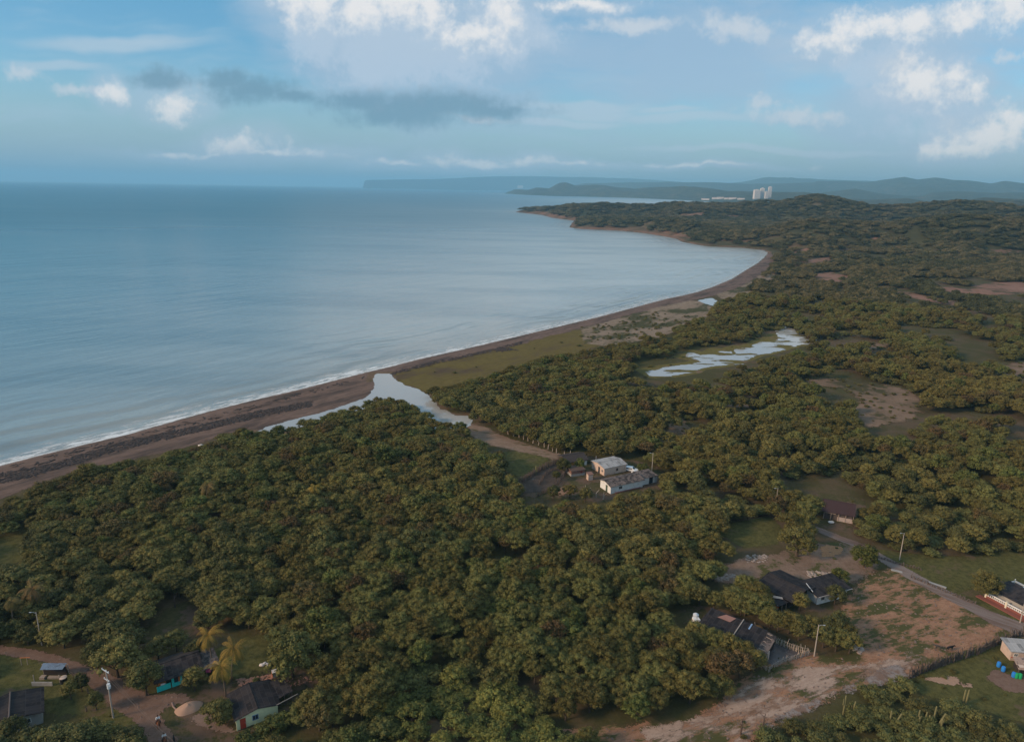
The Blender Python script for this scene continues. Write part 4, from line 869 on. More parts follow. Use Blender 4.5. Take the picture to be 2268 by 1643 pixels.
def roof_slabs(x0, x1, y0, y1, wh, rise, axis, ov=0.4, th=0.07):
    m = MB()
    if axis == 'y':
        xm = (x0 + x1) / 2; k = rise / (xm - x0); e = wh + 0.08 - k * ov
        m.slab([(x0 - ov, y0 - ov, e), (xm, y0 - ov, wh + rise + .08), (xm, y1 + ov, wh + rise + .08), (x0 - ov, y1 + ov, e)], th)
        m.slab([(xm, y0 - ov, wh + rise + .081), (x1 + ov, y0 - ov, e), (x1 + ov, y1 + ov, e), (xm, y1 + ov, wh + rise + .081)], th)
        m.tube([(xm, y0 - ov, wh + rise + .1), (xm, y1 + ov, wh + rise + .1)], 0.09, 6)
    elif axis == 'x':
        ym = (y0 + y1) / 2; k = rise / (ym - y0); e = wh + 0.08 - k * ov
        m.slab([(x0 - ov, y0 - ov, e), (x1 + ov, y0 - ov, e), (x1 + ov, ym, wh + rise + .08), (x0 - ov, ym, wh + rise + .08)], th)
        m.slab([(x0 - ov, ym, wh + rise + .081), (x1 + ov, ym, wh + rise + .081), (x1 + ov, y1 + ov, e), (x0 - ov, y1 + ov, e)], th)
        m.tube([(x0 - ov, ym, wh + rise + .1), (x1 + ov, ym, wh + rise + .1)], 0.09, 6)
    else:
        k = rise / (y1 - y0)
        m.slab([(x0 - ov, y0 - ov, wh + .08 - k * ov), (x1 + ov, y0 - ov, wh + .08 - k * ov), (x1 + ov, y1 + ov, wh + rise + .08 + k * ov), (x0 - ov, y1 + ov, wh + rise + .08 + k * ov)], th)
    return m
def opening(root, kind, side, a, b, z0, z1, W, D, mat, pane=None):
    """door or window standing 3 cm proud of a wall: side front/back/left/right, a..b along it"""
    def bx(m, a, b, z0, z1, o0, o1):
        if side == 'front': m.box(a, b, -o1, -o0, z0, z1)
        elif side == 'left': m.box(-o1, -o0, a, b, z0, z1)
        elif side == 'right': m.box(W + o0, W + o1, a, b, z0, z1)
        else: m.box(a, b, D + o0, D + o1, z0, z1)
    m = MB(); f = 0.09
    if kind == 'door':
        bx(m, a, b, z0, z1, -0.02, 0.05); o = m.build('door', mat, root)
        k = MB(); bx(k, a + (b - a) * .82, a + (b - a) * .9, z0 + 1.0, z0 + 1.1, 0.05, 0.11); k.build('handle', LAMPM, o)
        return o
    bx(m, a, a + f, z0, z1, -0.02, 0.06); bx(m, b - f, b, z0, z1, -0.02, 0.06); bx(m, a + f, b - f, z0, z0 + f, -0.02, 0.06); bx(m, a + f, b - f, z1 - f, z1, -0.02, 0.06)
    bx(m, (a + b) / 2 - .03, (a + b) / 2 + .03, z0 + f, z1 - f, -0.02, 0.055)
    o = m.build('window', mat, root); k = MB(); bx(k, a + f, b - f, z0 + f, z1 - f, -0.03, 0.03); k.build('pane', pane or PANE, o); return o

# lime house, lower left
a, rz, W = frame(527, 1617, 607, 1587); W = 6.6; D = 6.4
r = thing('lime_house', a, rz, 'lime green walled house with a dark sheet roof and blue framed window', 'house')
prism(MB(), 0, W, 0, D, 2.35, 0.75, 'y').build('wall', LIME, r); roof_slabs(0, W, 0, D, 2.35, 0.75, 'y', 0.45).build('roof', ROOF_DARK, r)
opening(r, 'door', 'front', 0.45, 1.35, 0, 2.0, W, D, RED); opening(r, 'window', 'front', 2.4, 3.4, 0.85, 1.85, W, D, BLUEG)
opening(r, 'window', 'left', 2.2, 3.2, 0.9, 1.8, W, D, BLUEG)
m = MB().box(-0.16, 0.04, -0.12, 0.10, 0, 2.35); m.build('corner_post', LIME, r)
m = MB(); m.slab([(W + .2, 1.2, 2.25), (W + 3.2, 2.2, 2.05), (W + 2.6, 6.4, 2.2), (W + .2, 6.2, 2.4)], 0.06); m.build('lean_to_roof', ROOF_DARK2, r)
m = MB()
for x, y in ((W + 3.0, 2.4), (W + 2.5, 6.1), (W + 1.6, 1.8)): m.tube([(x, y, -.1), (x, y, 2.1)], 0.07, 6)
m.build('lean_to_posts', STICK, r)
m = MB().tube([(W - .3, -.35, 2.45), (W + 3.6, .7, 2.3)], 0.06, 6); m.build('roof_pole', STICKL, r)
# teal house
a, rz, W = frame(350, 1533, 395, 1517); W = 7.2; D = 6.0
r = thing('teal_house', a, rz, 'dark roofed house with a bright teal porch wall and orange door', 'house')
prism(MB(), 0.2, W, 1.6, D, 2.35, 0.9, 'x').build('wall', DARKW, r)
m = roof_slabs(0, W, 0, D, 2.3, 1.1, 'x', 0.5); m.build('roof', ROOF_DARK2, r)
MB().box(-0.1, 2.15, 0, 0.18, -.15, 1.05).build('porch_wall', TEAL, r)
m = MB(); m.box(2.35, 2.75, -0.02, 0.2, -.15, 2.3); m.box(2.75, 4.1, -0.02, 0.2, -.15, 0.75); m.box(2.75, 4.1, -.02, .2, 1.85, 2.3); m.box(3.75, 4.1, -0.02, 0.2, .75, 1.85); m.build('front_wall', TEAL, r)
MB().box(3.45, 3.75, 0.0, 0.16, .75, 1.85).build('shutter', ORANGE, r); MB().box(2.75, 3.45, 0.1, 0.14, .75, 1.85).build('window', PANE, r)
MB().box(0.3, 1.6, 1.50, 1.60, 0, 2.1).build('door', ORANGE, r)
m = MB(); m.slab([(W - .2, -1.2, 2.0), (W + 3.4, -0.6, 1.9), (W + 3.2, 4.2, 2.5), (W + .3, 4.6, 2.7)], 0.06); m.build('side_roof', ROOF_ROT, r)
m = MB(); m.box(W + .1, W + 3.0, 0.5, 3.9, -.1, 1.95); m.build('side_wall', DARKW, r)
o = MB().box(-.35, .35, -.25, .25, 0, .5).build('laundry_tub', BLUEG); o.location = G(362, 1519) + Vector((0, 0, .02)); tag(o, 'pale blue wash tub on the teal house porch', 'tub')
o = MB(); o.slab([(-.5, 0, .0), (.5, 0, .0), (.5, .05, .7), (-.5, .05, .7)], .03); o = o.build('towel', flat('pink_cloth', (0.75, 0.10, 0.35))); o.location = G(463, 1498) + Vector((0, 0, 1.0)); tag(o, 'bright pink towel hanging beside the coconut palms', 'towel')
# corner house, bottom left
a = G(96, 1600); r = thing('corner_house', a, math.radians(124), 'dark roofed house at the dirt road with a pale ridge cap', 'house')
prism(MB(), 0, 6.3, 0, 8.5, 2.3, 0.9, 'x').build('wall', GREYW, r); roof_slabs(0, 6.3, 0, 8.5, 2.3, 0.9, 'x', 0.45).build('roof', ROOF_DARK, r)
MB().tube([(-.4, 4.25, 3.33), (6.7, 4.25, 3.33)], 0.13, 6).build('ridge_cap', flat('ridge_metal', (0.12, 0.10, 0.095)), r)
m = MB().slab([(-2.2, 8.6, 2.25), (1.5, 8.6, 2.25), (1.5, 11.5, 1.9), (-2.2, 11.5, 1.9)], 0.06); m.build('porch_roof', ROOF_DARK2, r); opening(r, 'window', 'left', 1.5, 2.6, .9, 1.8, 6.3, 8.5, WHITE)
MB().box(-2.1, -1.9, 8.7, 11.4, -.1, 1.85).build('porch_wall', WHITE, r)
# small shed with tarp roof
a, rz, W = frame(72, 1519, 112, 1519); W = 4.6; r = thing('tarp_shed', a, rz, 'small open shed with a blue grey tarp roof beside the dirt road bend', 'shed')
m = MB()
for x in (0, W): 
    for y in (0, 2.6): m.tube([(x, y + .6, -.1), (x, y + .6, 1.9 + y * .12)], 0.07, 6)
m.build('posts', STICKL, r); MB().slab([(.3, 2.0, 1.9), (W - .3, 2.1, 1.9), (W - .2, 3.4, 2.25), (.1, 3.4, 2.25)], 0.05).build('roof', TARP, r)
MB().box(-.1, W * .78, 0, .14, -.1, .85).build('low_wall', GREYW, r); MB().box(.2, W - .2, 2.9, 3.05, -.1, 1.8).build('back_wall', DARKW, r)
m = MB(); m.box(0.2, 1.1, 1.6, 2.4, 0, .5); m.box(1.5, 3.6, 1.8, 2.4, 0, .35); m.build('bench', WOODL, r)
a = G(142, 1512); r = thing('water_drum', a, 0, 'black water drum with a peach coloured lid beside the tarp shed', 'water tank')
MB().tube([(0, 0, -.05), (0, 0, .25), (0, 0, 1.15)], [.58, .62, .58], 16).build('drum', BLACKR, r); MB().tube([(0, 0, 1.15), (0, 0, 1.25), (0, 0, 1.34)], [.60, .60, .2], 16).build('lid', PEACH, r)
a = G(58, 1472); r = thing('washing_frame', a, 0.1, 'orange topped timber washing frame near the tarp shed', 'frame')
MB().tube([(-.9, 0, 1.6), (.9, 0, 1.6)], .06, 6).build('crossbar', ORANGE, r)
for x in (-.8, .3): MB().tube([(x, 0, -.1), (x, 0, 1.6)], .06, 6).build('leg', WOODL, r)
# white ranch house
a, rz, _ = frame(1323, 1083, 1352, 1096)
a, rz, W = frame(1352, 1094, 1415, 1080); W = 12.0; D = 5.4
r = thing('ranch_house', a, rz, 'long white ranch house with a worn brown grey roof and a dark side door', 'house')
prism(MB(), 0, W, 0, D, 2.5, 0.7, 'x').build('wall', WHITE, r); roof_slabs(0, W, 0, D, 2.5, 0.7, 'x', 0.45).build('roof', ROOF_ROT, r)
opening(r, 'door', 'left', 1.6, 2.5, 0, 2.1, W, D, GREEND); opening(r, 'window', 'front', 3.0, 4.2, 1.0, 1.9, W, D, GREYW)
m = prism(MB(), W + .02, W + 5.4, 1.0, D - .3, 2.35, .2, 'lean'); m.build('annex_wall', WHITE, r); MB().slab([(W + .1, .5, 2.5), (W + 6.4, .5, 2.4), (W + 6.4, D + .2, 2.75), (W + .1, D + .2, 2.85)], .06).build('annex_roof', ROOF_ROT, r)
m = MB().box(W + 5.42, W + 6.3, 1.0, 1.1, 0, 2.3); m.build('annex_frame', LAMPM, r); MB().box(W + 3.2, W + 4.6, .94, .99, .1, 2.1).build('annex_door', PANE, r)
MB().box(1.5, W - 1, -.45, -.05, -.1, .25).build('plinth', flat('red_step', (0.22, 0.09, 0.08)), r)
# grey roofed house behind it
a, rz, W = frame(1338, 1054, 1380, 1045); W = 8.6; D = 7.0
r = thing('peach_house', a, rz, 'peach walled house with a pale grey sheet roof behind the white ranch', 'house')
prism(MB(), 0, W, 0, D, 2.6, 0.6, 'x').build('wall', PEACH, r); roof_slabs(0, W, 0, D, 2.6, 0.6, 'x', 0.3).build('roof', ROOF_GREY, r)
opening(r, 'door', 'left', 2.4, 3.3, 0, 2.1, W, D, PANE); opening(r, 'window', 'front', 4.6, 5.4, .9, 1.8, W, D, BRICKW); opening(r, 'window', 'left', .8, 1.5, 1, 1.7, W, D, GREYW)
MB().tube([(1.2, D - .5, 2.7), (1.2, D - .5, 4.3)], .05, 6).build('vent_pipe', LAMPM, r)
a = G(1350, 1061); r = thing('timber_bench', a, 0.5, 'pale timber bench with an orange cushion between the ranch houses', 'bench')
MB().box(-.8, .8, -.2, .2, .42, .5).build('seat', WOODL, r); MB().box(-.5, .4, -.18, .18, .5, .58).build('cushion', ORANGE, r)
for x in (-.7, .7): MB().box(x - .05, x + .05, -.18, .18, -.02, .42).build('leg', WOODL, r)
# thatched and brick outbuildings left of it
a, rz, W = frame(1262, 1046, 1300, 1040); r = thing('thatched_shelter', G(1256, 1036), rz, 'dark sagging thatched shelter at the end of the corral', 'shelter')
m = roof_slabs(0, 7.5, 0, 6.5, 2.0, 1.0, 'x', .4, .22); m.build('roof', flat('dark_thatch', (0.06, 0.05, 0.048), .95, .1, .6, 3.0), r)
for x in (0.2, 3.6, 7.2):
    for y in (.1, 6.3): MB().tube([(x, y, -.1), (x, y, 2.0)], .09, 6).build('post', STICK, r)
MB().box(6.4, 7.3, -.1, .1, 0, 1.7).build('panel', WHITE, r)
a, rz, W = frame(1265, 1056, 1294, 1052); r = thing('brick_hut', a, rz, 'low brown brick hut with a rusty flat roof and pale base', 'hut')
MB().box(0, 4.8, 0, 3.2, -.1, .8).build('base_wall', GREYW, r); MB().box(.05, 4.75, .05, 3.15, .8, 2.0).build('wall', BRICKW, r); MB().slab([(-.2, -.3, 2.0), (5, -.3, 2.0), (5, 3.5, 2.3), (-.2, 3.5, 2.3)], .08).build('roof', flat('rusty_roof', (0.11, 0.07, 0.055), var=.5, sc_=2), r)
opening(r, 'window', 'front', 3.2, 3.9, .9, 1.6, 4.8, 3.2, RED)
a = G(1312, 1072); r = thing('tan_hut', a, rz, 'narrow tan board hut beside the peach walled house', 'hut'); a2 = MB().box(-.8, .8, -.6, .8, -.1, 2.0).build('wall', PEACH, r); MB().slab([(-1, -.8, 2.0), (1, -.8, 2.0), (1, 1, 2.25), (-1, 1, 2.25)], .06).build('roof', BRICKW, r)
r.location = G(1306, 1062)
# brown roofed shack
a, rz, W = frame(1822, 1148, 1874, 1156); W = 7.6; D = 6.0; rz = math.radians(-24)
r = thing('brown_shack', a, rz, 'raised shack with a steep brown roof, grey gable and pale posts', 'house')
MB().box(.3, W - .3, .5, D - .3, -.1, 2.6).build('wall', flat('mottled_boards', (0.10, 0.08, 0.075), var=.7, sc_=2.5), r)
roof_slabs(0, W, 0, D, 2.6, 2.0, 'x', .35, .12).build('roof', ROOF_RED, r)
m = MB(); m.add([(W, .1, 2.55), (W, D - .1, 2.55), (W, D / 2, 4.5), (W - .12, .1, 2.55), (W - .12, D - .1, 2.55), (W - .12, D / 2, 4.5)], [(0, 1, 2), (5, 4, 3), (0, 3, 4, 1), (1, 4, 5, 2), (2, 5, 3, 0)]); m.build('gable', flat('grey_gable', (0.42, 0.45, 0.44), var=.4, sc_=1.5), r)
for x in (.1, 1.9, 3.8, 5.6, W - .1): MB().tube([(x, .0, -.1), (x + .1, .0, 2.6)], .09, 6).build('post', WOODL, r)
MB().box(3.6, W - .2, .05, .2, -.1, 1.3).build('low_wall', flat('pale_patchy_wall', (0.44, 0.36, 0.33), var=.5, sc_=2), r); MB().box(.3, 3.2, .1, .22, 1.9, 2.3).build('shade_cloth', WOODL, r)
opening(r, 'window', 'right', 2.4, 3.4, 2.9, 3.7, W, D, GREYW)
o = MB().ball((0, 0, .3), (.9, .5, .35), 10, 6, .15, 3).build('white_sack', SACK); o.location = G(1840, 1158); tag(o, 'white sack lying on grass below the brown roofed shack', 'sack')
# house with two black roofs
a = G(1752, 1352); rz = math.radians(38)
r = thing('twin_roof_house', a, rz, 'house with two wide black roofs and a pale end wall beside the clay clearing', 'house')
prism(MB(), .5, 9.0, .8, 8.0, 2.3, 1.0, 'y').build('wall', DARKW, r)
roof_slabs(-.2, 9.2, 0, 8.4, 2.4, 1.0, 'y', .4).build('roof', ROOF_DARK, r)
MB().slab([(-3.8, 1.0, 1.95), (-.65, .4, 2.15), (-.65, 7.6, 2.3), (-3.6, 7.6, 1.95)], .07).build('side_roof', ROOF_DARK, r)
MB().slab([(-3.4, 4.9, 2.35), (-.8, 1.7, 2.3), (-.6, 2.1, 2.5), (-2.9, 5.6, 2.55)], .08).build('eave_board', PEACH, r)
for x, y in ((-3.5, 1.3), (-2.0, 1.1), (-.8, .8)): MB().tube([(x, y, -.1), (x, y, 2.0)], .08, 6).build('post', STICKL, r)
MB().box(-3.3, -1.2, 2.2, 2.35, 0, 1.8).build('red_screen', flat('orange_red_cloth', (0.62, 0.10, 0.03), var=.3), r)
a = G(1809, 1339); rz2 = math.radians(22)
r2 = thing('black_roof_annex', a, rz2, 'low annex with a black sheet roof and short white wall facing the viewer', 'house')
prism(MB(), 0, 8.6, 0, 5.2, 2.15, .45, 'lean').build('wall', WHITE, r2); roof_slabs(0, 9.3, 0, 5.2, 2.15, .45, 'lean', .45).build('roof', ROOF_DARK, r2)
MB().tube([(-.3, -.5, 2.2), (9.6, -.5, 2.2)], .09, 6).build('fascia', flat('grey_fascia', (0.42, 0.38, 0.36)), r2); opening(r2, 'window', 'front', 1.0, 2.0, .9, 1.7, 8.6, 5.2, GREYW)
MB().tube([(-.6, 1.0, 2.8), (.2, 3.8, 3.1)], .10, 6).build('gutter', LAMPM, r2)
# long black patched shed
a = G(1566, 1412); rz = math.radians(-38)
r = thing('patched_shed', a, rz, 'long shed with patched black sheet roofs and pale slats at its end', 'shed')
prism(MB(), 0, 11.6, .3, 5.6, 2.1, .5, 'lean').build('wall', DARKW, r)
MB().slab([(-2.4, -.1, 2.1), (4.9, -.2, 2.05), (4.9, 6.4, 2.75), (-2.0, 6.6, 2.8)], .07).build('roof', ROOF_DARK, r)
MB().slab([(4.95, -.4, 2.15), (10.0, -.5, 2.2), (10.0, 6.2, 2.85), (4.95, 6.3, 2.85)], .07).build('roof', ROOF_DARK, r)
m = MB()
m.slab([(10.05, -.3, 2.22), (12.0, -.2, 2.12), (12.0, 5.6, 2.70), (10.05, 5.9, 2.80)], .05)
m.build('end_roof', ROOF_ROT, r); m = MB()
for k in range(5): m.slab([(10.3, .1 + k * 1.25 + .3 * (k % 2), 2.36 + k * .12), (11.6 - .4 * (k % 3), .2 + k * 1.25, 2.30 + k * .12), (11.6 - .4 * (k % 3), .32 + k * 1.25, 2.31 + k * .12), (10.3, .24 + k * 1.25 + .3 * (k % 2), 2.37 + k * .12)], .05)
m.build('end_slats', WOODL, r); MB().tube([(4.9, -.5, 2.28), (4.9, 6.6, 2.98)], .11, 6).build('ridge_beam', STICKL, r)
MB().slab([(0.2, 4.3, 2.70), (2.9, 4.3, 2.70), (3.5, 6.0, 2.88), (1.4, 6.0, 2.88)], .04).build('rust_patch', flat('pink_rust', (0.30, 0.16, 0.13)), r)
MB().slab([(6.6, 4.4, 2.76), (6.9, 4.4, 2.76), (6.9, 6.2, 2.95), (6.6, 6.2, 2.95)], .04).build('blue_strip', BLUEG, r)
MB().box(11.3, 12.1, .2, 1.3, -.1, 2.0).build('end_wall', PEACH, r)
a = G(1540, 1392); r = thing('white_tank_house', a, math.radians(10), 'tall white block with a grey domed tank beside the patched shed', 'water tower')
MB().box(-.65, .65, -.6, .6, -.1, 2.5).build('block', WHITE, r); MB().box(-.7, .7, -.65, .65, -.05, .35).build('red_base', RED, r); MB().tube([(.3, .9, 1.6), (.3, .9, 2.8), (.3, .9, 3.1)], [.6, .6, .2], 14).build('tank', flat('grey_tank', (0.50, 0.54, 0.58)), r)
# house with white balustrade
a, rz, _ = frame(2182, 1324, 2300, 1387)
r = thing('balustrade_house', a, rz, 'black roofed house behind a white balustrade and red tiled terrace', 'house')
L_ = 16.0; MB().box(-1.2, L_, -1.5, 0, -.1, .22).build('terrace', TILE, r)
m = MB(); m.box(0, L_, 0, .2, 1.3, 1.5); m.box(0, L_, .02, .18, .75, .85); 
for k in range(40): m.box(.1 + k * .4, .24 + k * .4, .04, .16, .85, 1.3)
m.build('balustrade', WHITE, r); MB().box(0, L_, .03, .17, -.1, .75).build('terrace_wall', TILE, r)
for x in (0, 4.4, 8.6, 12.8): MB().box(x - .18, x + .18, -.1, .3, -.1, 1.75).build('pillar', flat('cream_paint', (0.72, 0.66, 0.52)), r)
prism(MB(), .5, L_ - .5, 1.6, 7.4, 2.1, .5, 'lean').build('wall', GREYW, r); roof_slabs(.3, L_, 1.3, 7.4, 2.1, .5, 'lean', .3).build('roof', ROOF_DARK2, r)
opening(r, 'door', 'left', 3.4, 4.3, 0, 2, L_, 7.4, GREEND)
a = G(2250, 1303); r = thing('white_cistern', a, rz, 'open white cistern block behind the balustrade house', 'cistern'); m = MB(); m.box(-1.1, 1.6, -.9, -.75, -.1, 1.3); m.box(-1.1, -.95, -.75, .9, -.1, 1.3); m.box(1.45, 1.6, -.75, .9, -.1, 1.3); m.box(-1.1, 1.6, .9, 1.05, -.1, 1.3); m.build('wall', WHITE, r); MB().box(-.95, 1.45, -.75, .9, 0, .9).build('water', PANE, r)
a = G(2244, 1304); r = thing('blue_post', a, 0, 'thin pale blue post behind the balustrade house', 'post'); MB().tube([(0, 0, -.1), (0, 0, 2.4)], .07, 6).build('post', flat('pale_blue', (0.38, 0.50, 0.50)), r); MB().ball((0, 0, 2.5), .14).build('cap', WHITE, r)
# rusty shack bottom right
a = G(2236, 1462); rz = math.radians(-6)
r = thing('rusty_shack', a, rz, 'patchwork shack with a grey sheet roof and peach walls by blue barrels', 'house')
prism(MB(), 0, 8, 0, 3.2, 2.2, .4, 'lean').build('wall', PEACH, r); roof_slabs(0, 8, 0, 3.2, 2.2, .4, 'lean', .35).build('roof', ROOF_GREY, r); opening(r, 'window', 'front', .5, 1.3, 1.0, 1.7, 8, 3.2, WHITE)
MB().box(.1, 1.9, -.07, 0.0, .72, .86).build('red_band', RED, r)
MB().slab([(-1.2, -4.6, 1.5), (7.5, -5.0, 1.5), (7.5, -1.2, 1.95), (-.6, -1.4, 1.95)], .10).build('front_roof', ROOF_PATCH, r); MB().box(-.4, 7.0, -4.0, -1.8, -.1, 1.35).build('front_wall', DARKW, r)
for x, y in ((-1.0, -4.4), (3.0, -4.6), (6.8, -4.8)): MB().tube([(x, y, -.1), (x, y, 1.5)], .08, 6).build('post', STICK, r)
m = MB()
for k in range(6): m.slab([(-.9 + k * 1.3, -4.3 + .5 * (k % 3), 1.68 + .05 * (k % 3)), (.2 + k * 1.3, -4.4 + .5 * (k % 3), 1.68 + .05 * (k % 3)), (.1 + k * 1.3, -3.6 + .5 * (k % 3), 1.78 + .05 * (k % 3)), (-.8 + k * 1.3, -3.5 + .5 * (k % 3), 1.78 + .05 * (k % 3))], .04)
m.build('loose_sheets', PEACH, r)

def barrel(u, v, mat, label, grp, lid=True):
    r = thing('barrel', G(u, v), 0, label, 'barrel', grp)
    MB().tube([(0, 0, 0), (0, 0, .1), (0, 0, .35), (0, 0, .62), (0, 0, .92), (0, 0, 1.0)], [.30, .33, .36, .36, .33, .28], 14).build('drum', mat, r)
    MB().tube([(0, 0, 1.0), (0, 0, 1.05)], .29, 14).build('lid', mat, r)
barrel(2211, 1476, BLUEP, 'blue barrel farthest left at the patchwork shack', 'plastic barrels'); barrel(2221, 1486, BLUEP, 'blue barrel second from left before the patchwork shack', 'plastic barrels')
barrel(2244, 1499, BLUEP, 'blue barrel beside the two green tubs', 'plastic barrels'); barrel(2250, 1501, GREENP, 'green tub next to a blue barrel', 'green tubs'); barrel(2258, 1502, GREENP, 'green tub farthest right by the patchwork shack', 'green tubs')
barrel(1648, 1409, BLUEP, 'dark blue barrel under the slats of the patched shed', 'shed barrels'); barrel(1654, 1408, flat('cyan_plastic', (0.02, 0.40, 0.50)), 'cyan barrel under the slats of the patched shed', 'shed barrels')
barrel(1690, 1416, BLUEP, 'blue barrel among the pale stakes of the muddy pen', 'pen barrels')

# ------------------------------------------------------------------ poles and wires
def pole_height(g, vtop):
    lo, hi = 0, 30
    for _ in range(40):
        mid = (lo + hi) / 2
        if proj((g.x, g.y, g.z + mid))[1] > vtop: lo = mid
        else: hi = mid
    return lo
def lamp_post(u, v, vtop, side, label, grp='street lamp posts', lean=0.0, mat=None):
    g = G(u, v); h = pole_height(g, vtop); r = thing('lamp_post', g, 0, label, 'lamp post', grp)
    MB().tube([(0, 0, -.2), (lean * .5, 0, h * .5), (lean, 0, h)], [.13, .10, .075], 10).build('pole', mat or CONC, r)
    if side:
        MB().tube([(lean, 0, h - .3), (lean + side * .4, -.1, h + .02), (lean + side * .8, -.2, h + .06)], .03, 6).build('arm', LAMPM, r)
        m = MB(); m.box(lean + side * .95 - .2, lean + side * .95 + .2, -.28, -.12, h + .02, h + .10); m.build('lamp_head', LAMPM, r)
    return r, h
lamp_post(93, 1428, 1355, -1, 'pale lamp post half hidden by trees above the dirt road bend')
lamp_post(1803, 1453, 1383, 1, 'lamp post at the clay clearing beside the muddy pen')
lamp_post(1992, 1240, 1180, -1, 'lamp post standing alone beside the gravel road')
lamp_post(1717, 1129, 1081, -1, 'thin wooden lamp post rising from trees left of the brown shack', mat=WOODL)
lamp_post(2259, 1379, 1297, 0, 'tall bare pole in front of the white balustrade')
lamp_post(1443, 1052, 1003, -1, 'slim pole behind the white ranch house')
g = G(251, 1589); h = pole_height(g, 1483)
r = thing('utility_pole', g, math.radians(-30), 'tall utility pole with transformer and crossarms at the dirt road', 'utility pole')
MB().tube([(0, 0, -.2), (0, 0, h * .5), (0, 0, h)], [.15, .12, .10], 10).build('pole', CONC, r)
for z, w in ((h - .15, 1.0), (h - 1.9, .75)):
    o = MB().box(-w, w, -.14, -.02, z - .06, z + .06).build('crossarm', flat('galvanised', (0.45, 0.50, 0.55)), r)
    for x in (-w + .1, 0.25, w - .1): MB().tube([(x, -.08, z + .06), (x, -.08, z + .15), (x, -.08, z + .28)], [.04, .09, .05], 8).build('insulator', WHITE, o)
MB().tube([(.34, -.1, h - 3.4), (.34, -.1, h - 2.5)], .27, 12).build('transformer', flat('transformer_paint', (0.62, 0.66, 0.68)), r)
MB().tube([(0, 0, h - 2.7), (.8, -.2, h - 2.6)], .03, 6).build('lamp_arm', LAMPM, r); MB().box(.75, 1.15, -.32, -.1, h - 2.65, h - 2.52).build('lamp_head', LAMPM, r)
e = Vector(unp(420, 1680, 7.0)).to_3d(); 
for k, (dx, lab, z0) in enumerate(((-.9, 'left wire of the power line along the dirt road', h - .1), (.1, 'middle wire of the power line along the dirt road', h - .1), (.9, 'lowest wire of the power line along the dirt road', h - 1.8))):
    c0 = Vector((g.x + dx * math.cos(math.radians(-30)), g.y + dx * math.sin(math.radians(-30)), g.z + z0)); c1 = Vector((e.x + dx, e.y, 7.5 - k * .4))
    pts = [c0.lerp(c1, q / 12) - Vector((0, 0, 4 * .35 * (q / 12) * (1 - q / 12))) - c0 for q in range(13)]
    o = MB().tube(pts, .016, 5).build('power_line', flat('cable', (0.16, 0.12, 0.10))); o.location = c0; tag(o, lab, 'cable', 'overhead wires')

# ------------------------------------------------------------------ fences of sticks and posts
STAKES = []
for i in range(4):
    rn = random.Random(i); m = MB(); hh = rn.uniform(.9, 1.15)
    m.tube([(0, 0, -.1), (rn.uniform(-.05, .05), rn.uniform(-.05, .05), hh * .5), (rn.uniform(-.12, .12), rn.uniform(-.1, .1), hh)], [.05, .042, .02], 5)
    if i % 2: m.tube([(0, 0, hh * .5), (rn.uniform(-.2, .2), 0, hh * .85)], [.025, .01], 4)
    STAKES.append(m)
def stake_meshes(mat, nm): return [m.mesh(nm, mat) for m in STAKES]
SM_D = stake_meshes(STICK, 'stake'); SM_L = stake_meshes(STICKL, 'stake')
def fence(name, vpts, label, cat, ht, step, meshes, thick=1.0, rail=True, jit=.25, cap=100):
    W_ = [G(u, v) for u, v in vpts]; r = thing(name, W_[0], 0, label, cat); rn = random.Random(len(vpts) * 7 + int(ht * 10))
    pts = []
    for a_, b_ in zip(W_, W_[1:]):
        n_ = max(1, int((b_ - a_).length / step)); pts += [a_.lerp(b_, k / n_) for k in range(n_)]
    pts.append(W_[-1]); step_ = max(1, len(pts) // cap + (1 if len(pts) > cap else 0))
    for i, p in enumerate(pts):
        q = p + Vector((rn.uniform(-jit, jit) * .5, rn.uniform(-jit, jit) * .5, 0)) - W_[0]
        if i % step_ or i // step_ >= cap: continue
        o = link_mesh('stake', meshes[rn.randrange(4)], r); o.location = q; s_ = ht * rn.uniform(.7, 1.2); o.scale = (thick * rn.uniform(.8, 1.5) * (1.6 if step_ > 1 else 1), thick, s_); o.rotation_euler = (rn.uniform(-.12, .12), rn.uniform(-.12, .12), rn.uniform(0, 6.28))
    if rail:
        m = MB()
        for k, zz in enumerate((.35, .75)): m.tube([tuple(p - W_[0] + Vector((0, 0, ht * zz))) for p in W_[::1]], .03, 5)
        m.build('rail', meshes[0].materials[0], r)
fence('stick_fence', [(2014, 1502), (2048, 1488), (2094, 1472), (2123, 1461)], 'dark stick fence at the left end of the grassy plot by the clearing', 'fence', 2.1, .20, SM_D, 2.2)
fence('stick_fence', [(2123, 1461), (2167, 1447), (2201, 1431), (2243, 1415), (2268, 1406), (2330, 1384)], 'dark stick fence running towards the patchwork shack roof', 'fence', 2.1, .20, SM_D, 2.2)
fence('pen_fence', [(1668, 1396), (1692, 1418), (1715, 1424), (1740, 1434), (1765, 1443), (1790, 1449)], 'pale stake fence along the far side of the muddy pen', 'fence', 1.7, .26, SM_L, 1.6)
fence('pen_fence', [(1688, 1478), (1702, 1488), (1720, 1474), (1745, 1464), (1770, 1457), (1790, 1451)], 'grey stake fence along the near side of the muddy pen', 'fence', 1.3, .26, SM_L, 1.4)
fence('corral_fence', [(1140, 1078), (1172, 1060), (1196, 1044), (1220, 1032), (1246, 1022)], 'dark ragged corral fence behind the corral mud', 'fence', 2.0, .28, SM_D, 2.4)
fence('corral_fence', [(1190, 1100), (1222, 1084), (1240, 1068), (1250, 1050), (1240, 1040), (1222, 1044), (1205, 1056), (1195, 1075)], 'inner corral fence looping round the muddy pit', 'fence', 1.3, .4, SM_D, 2.2)
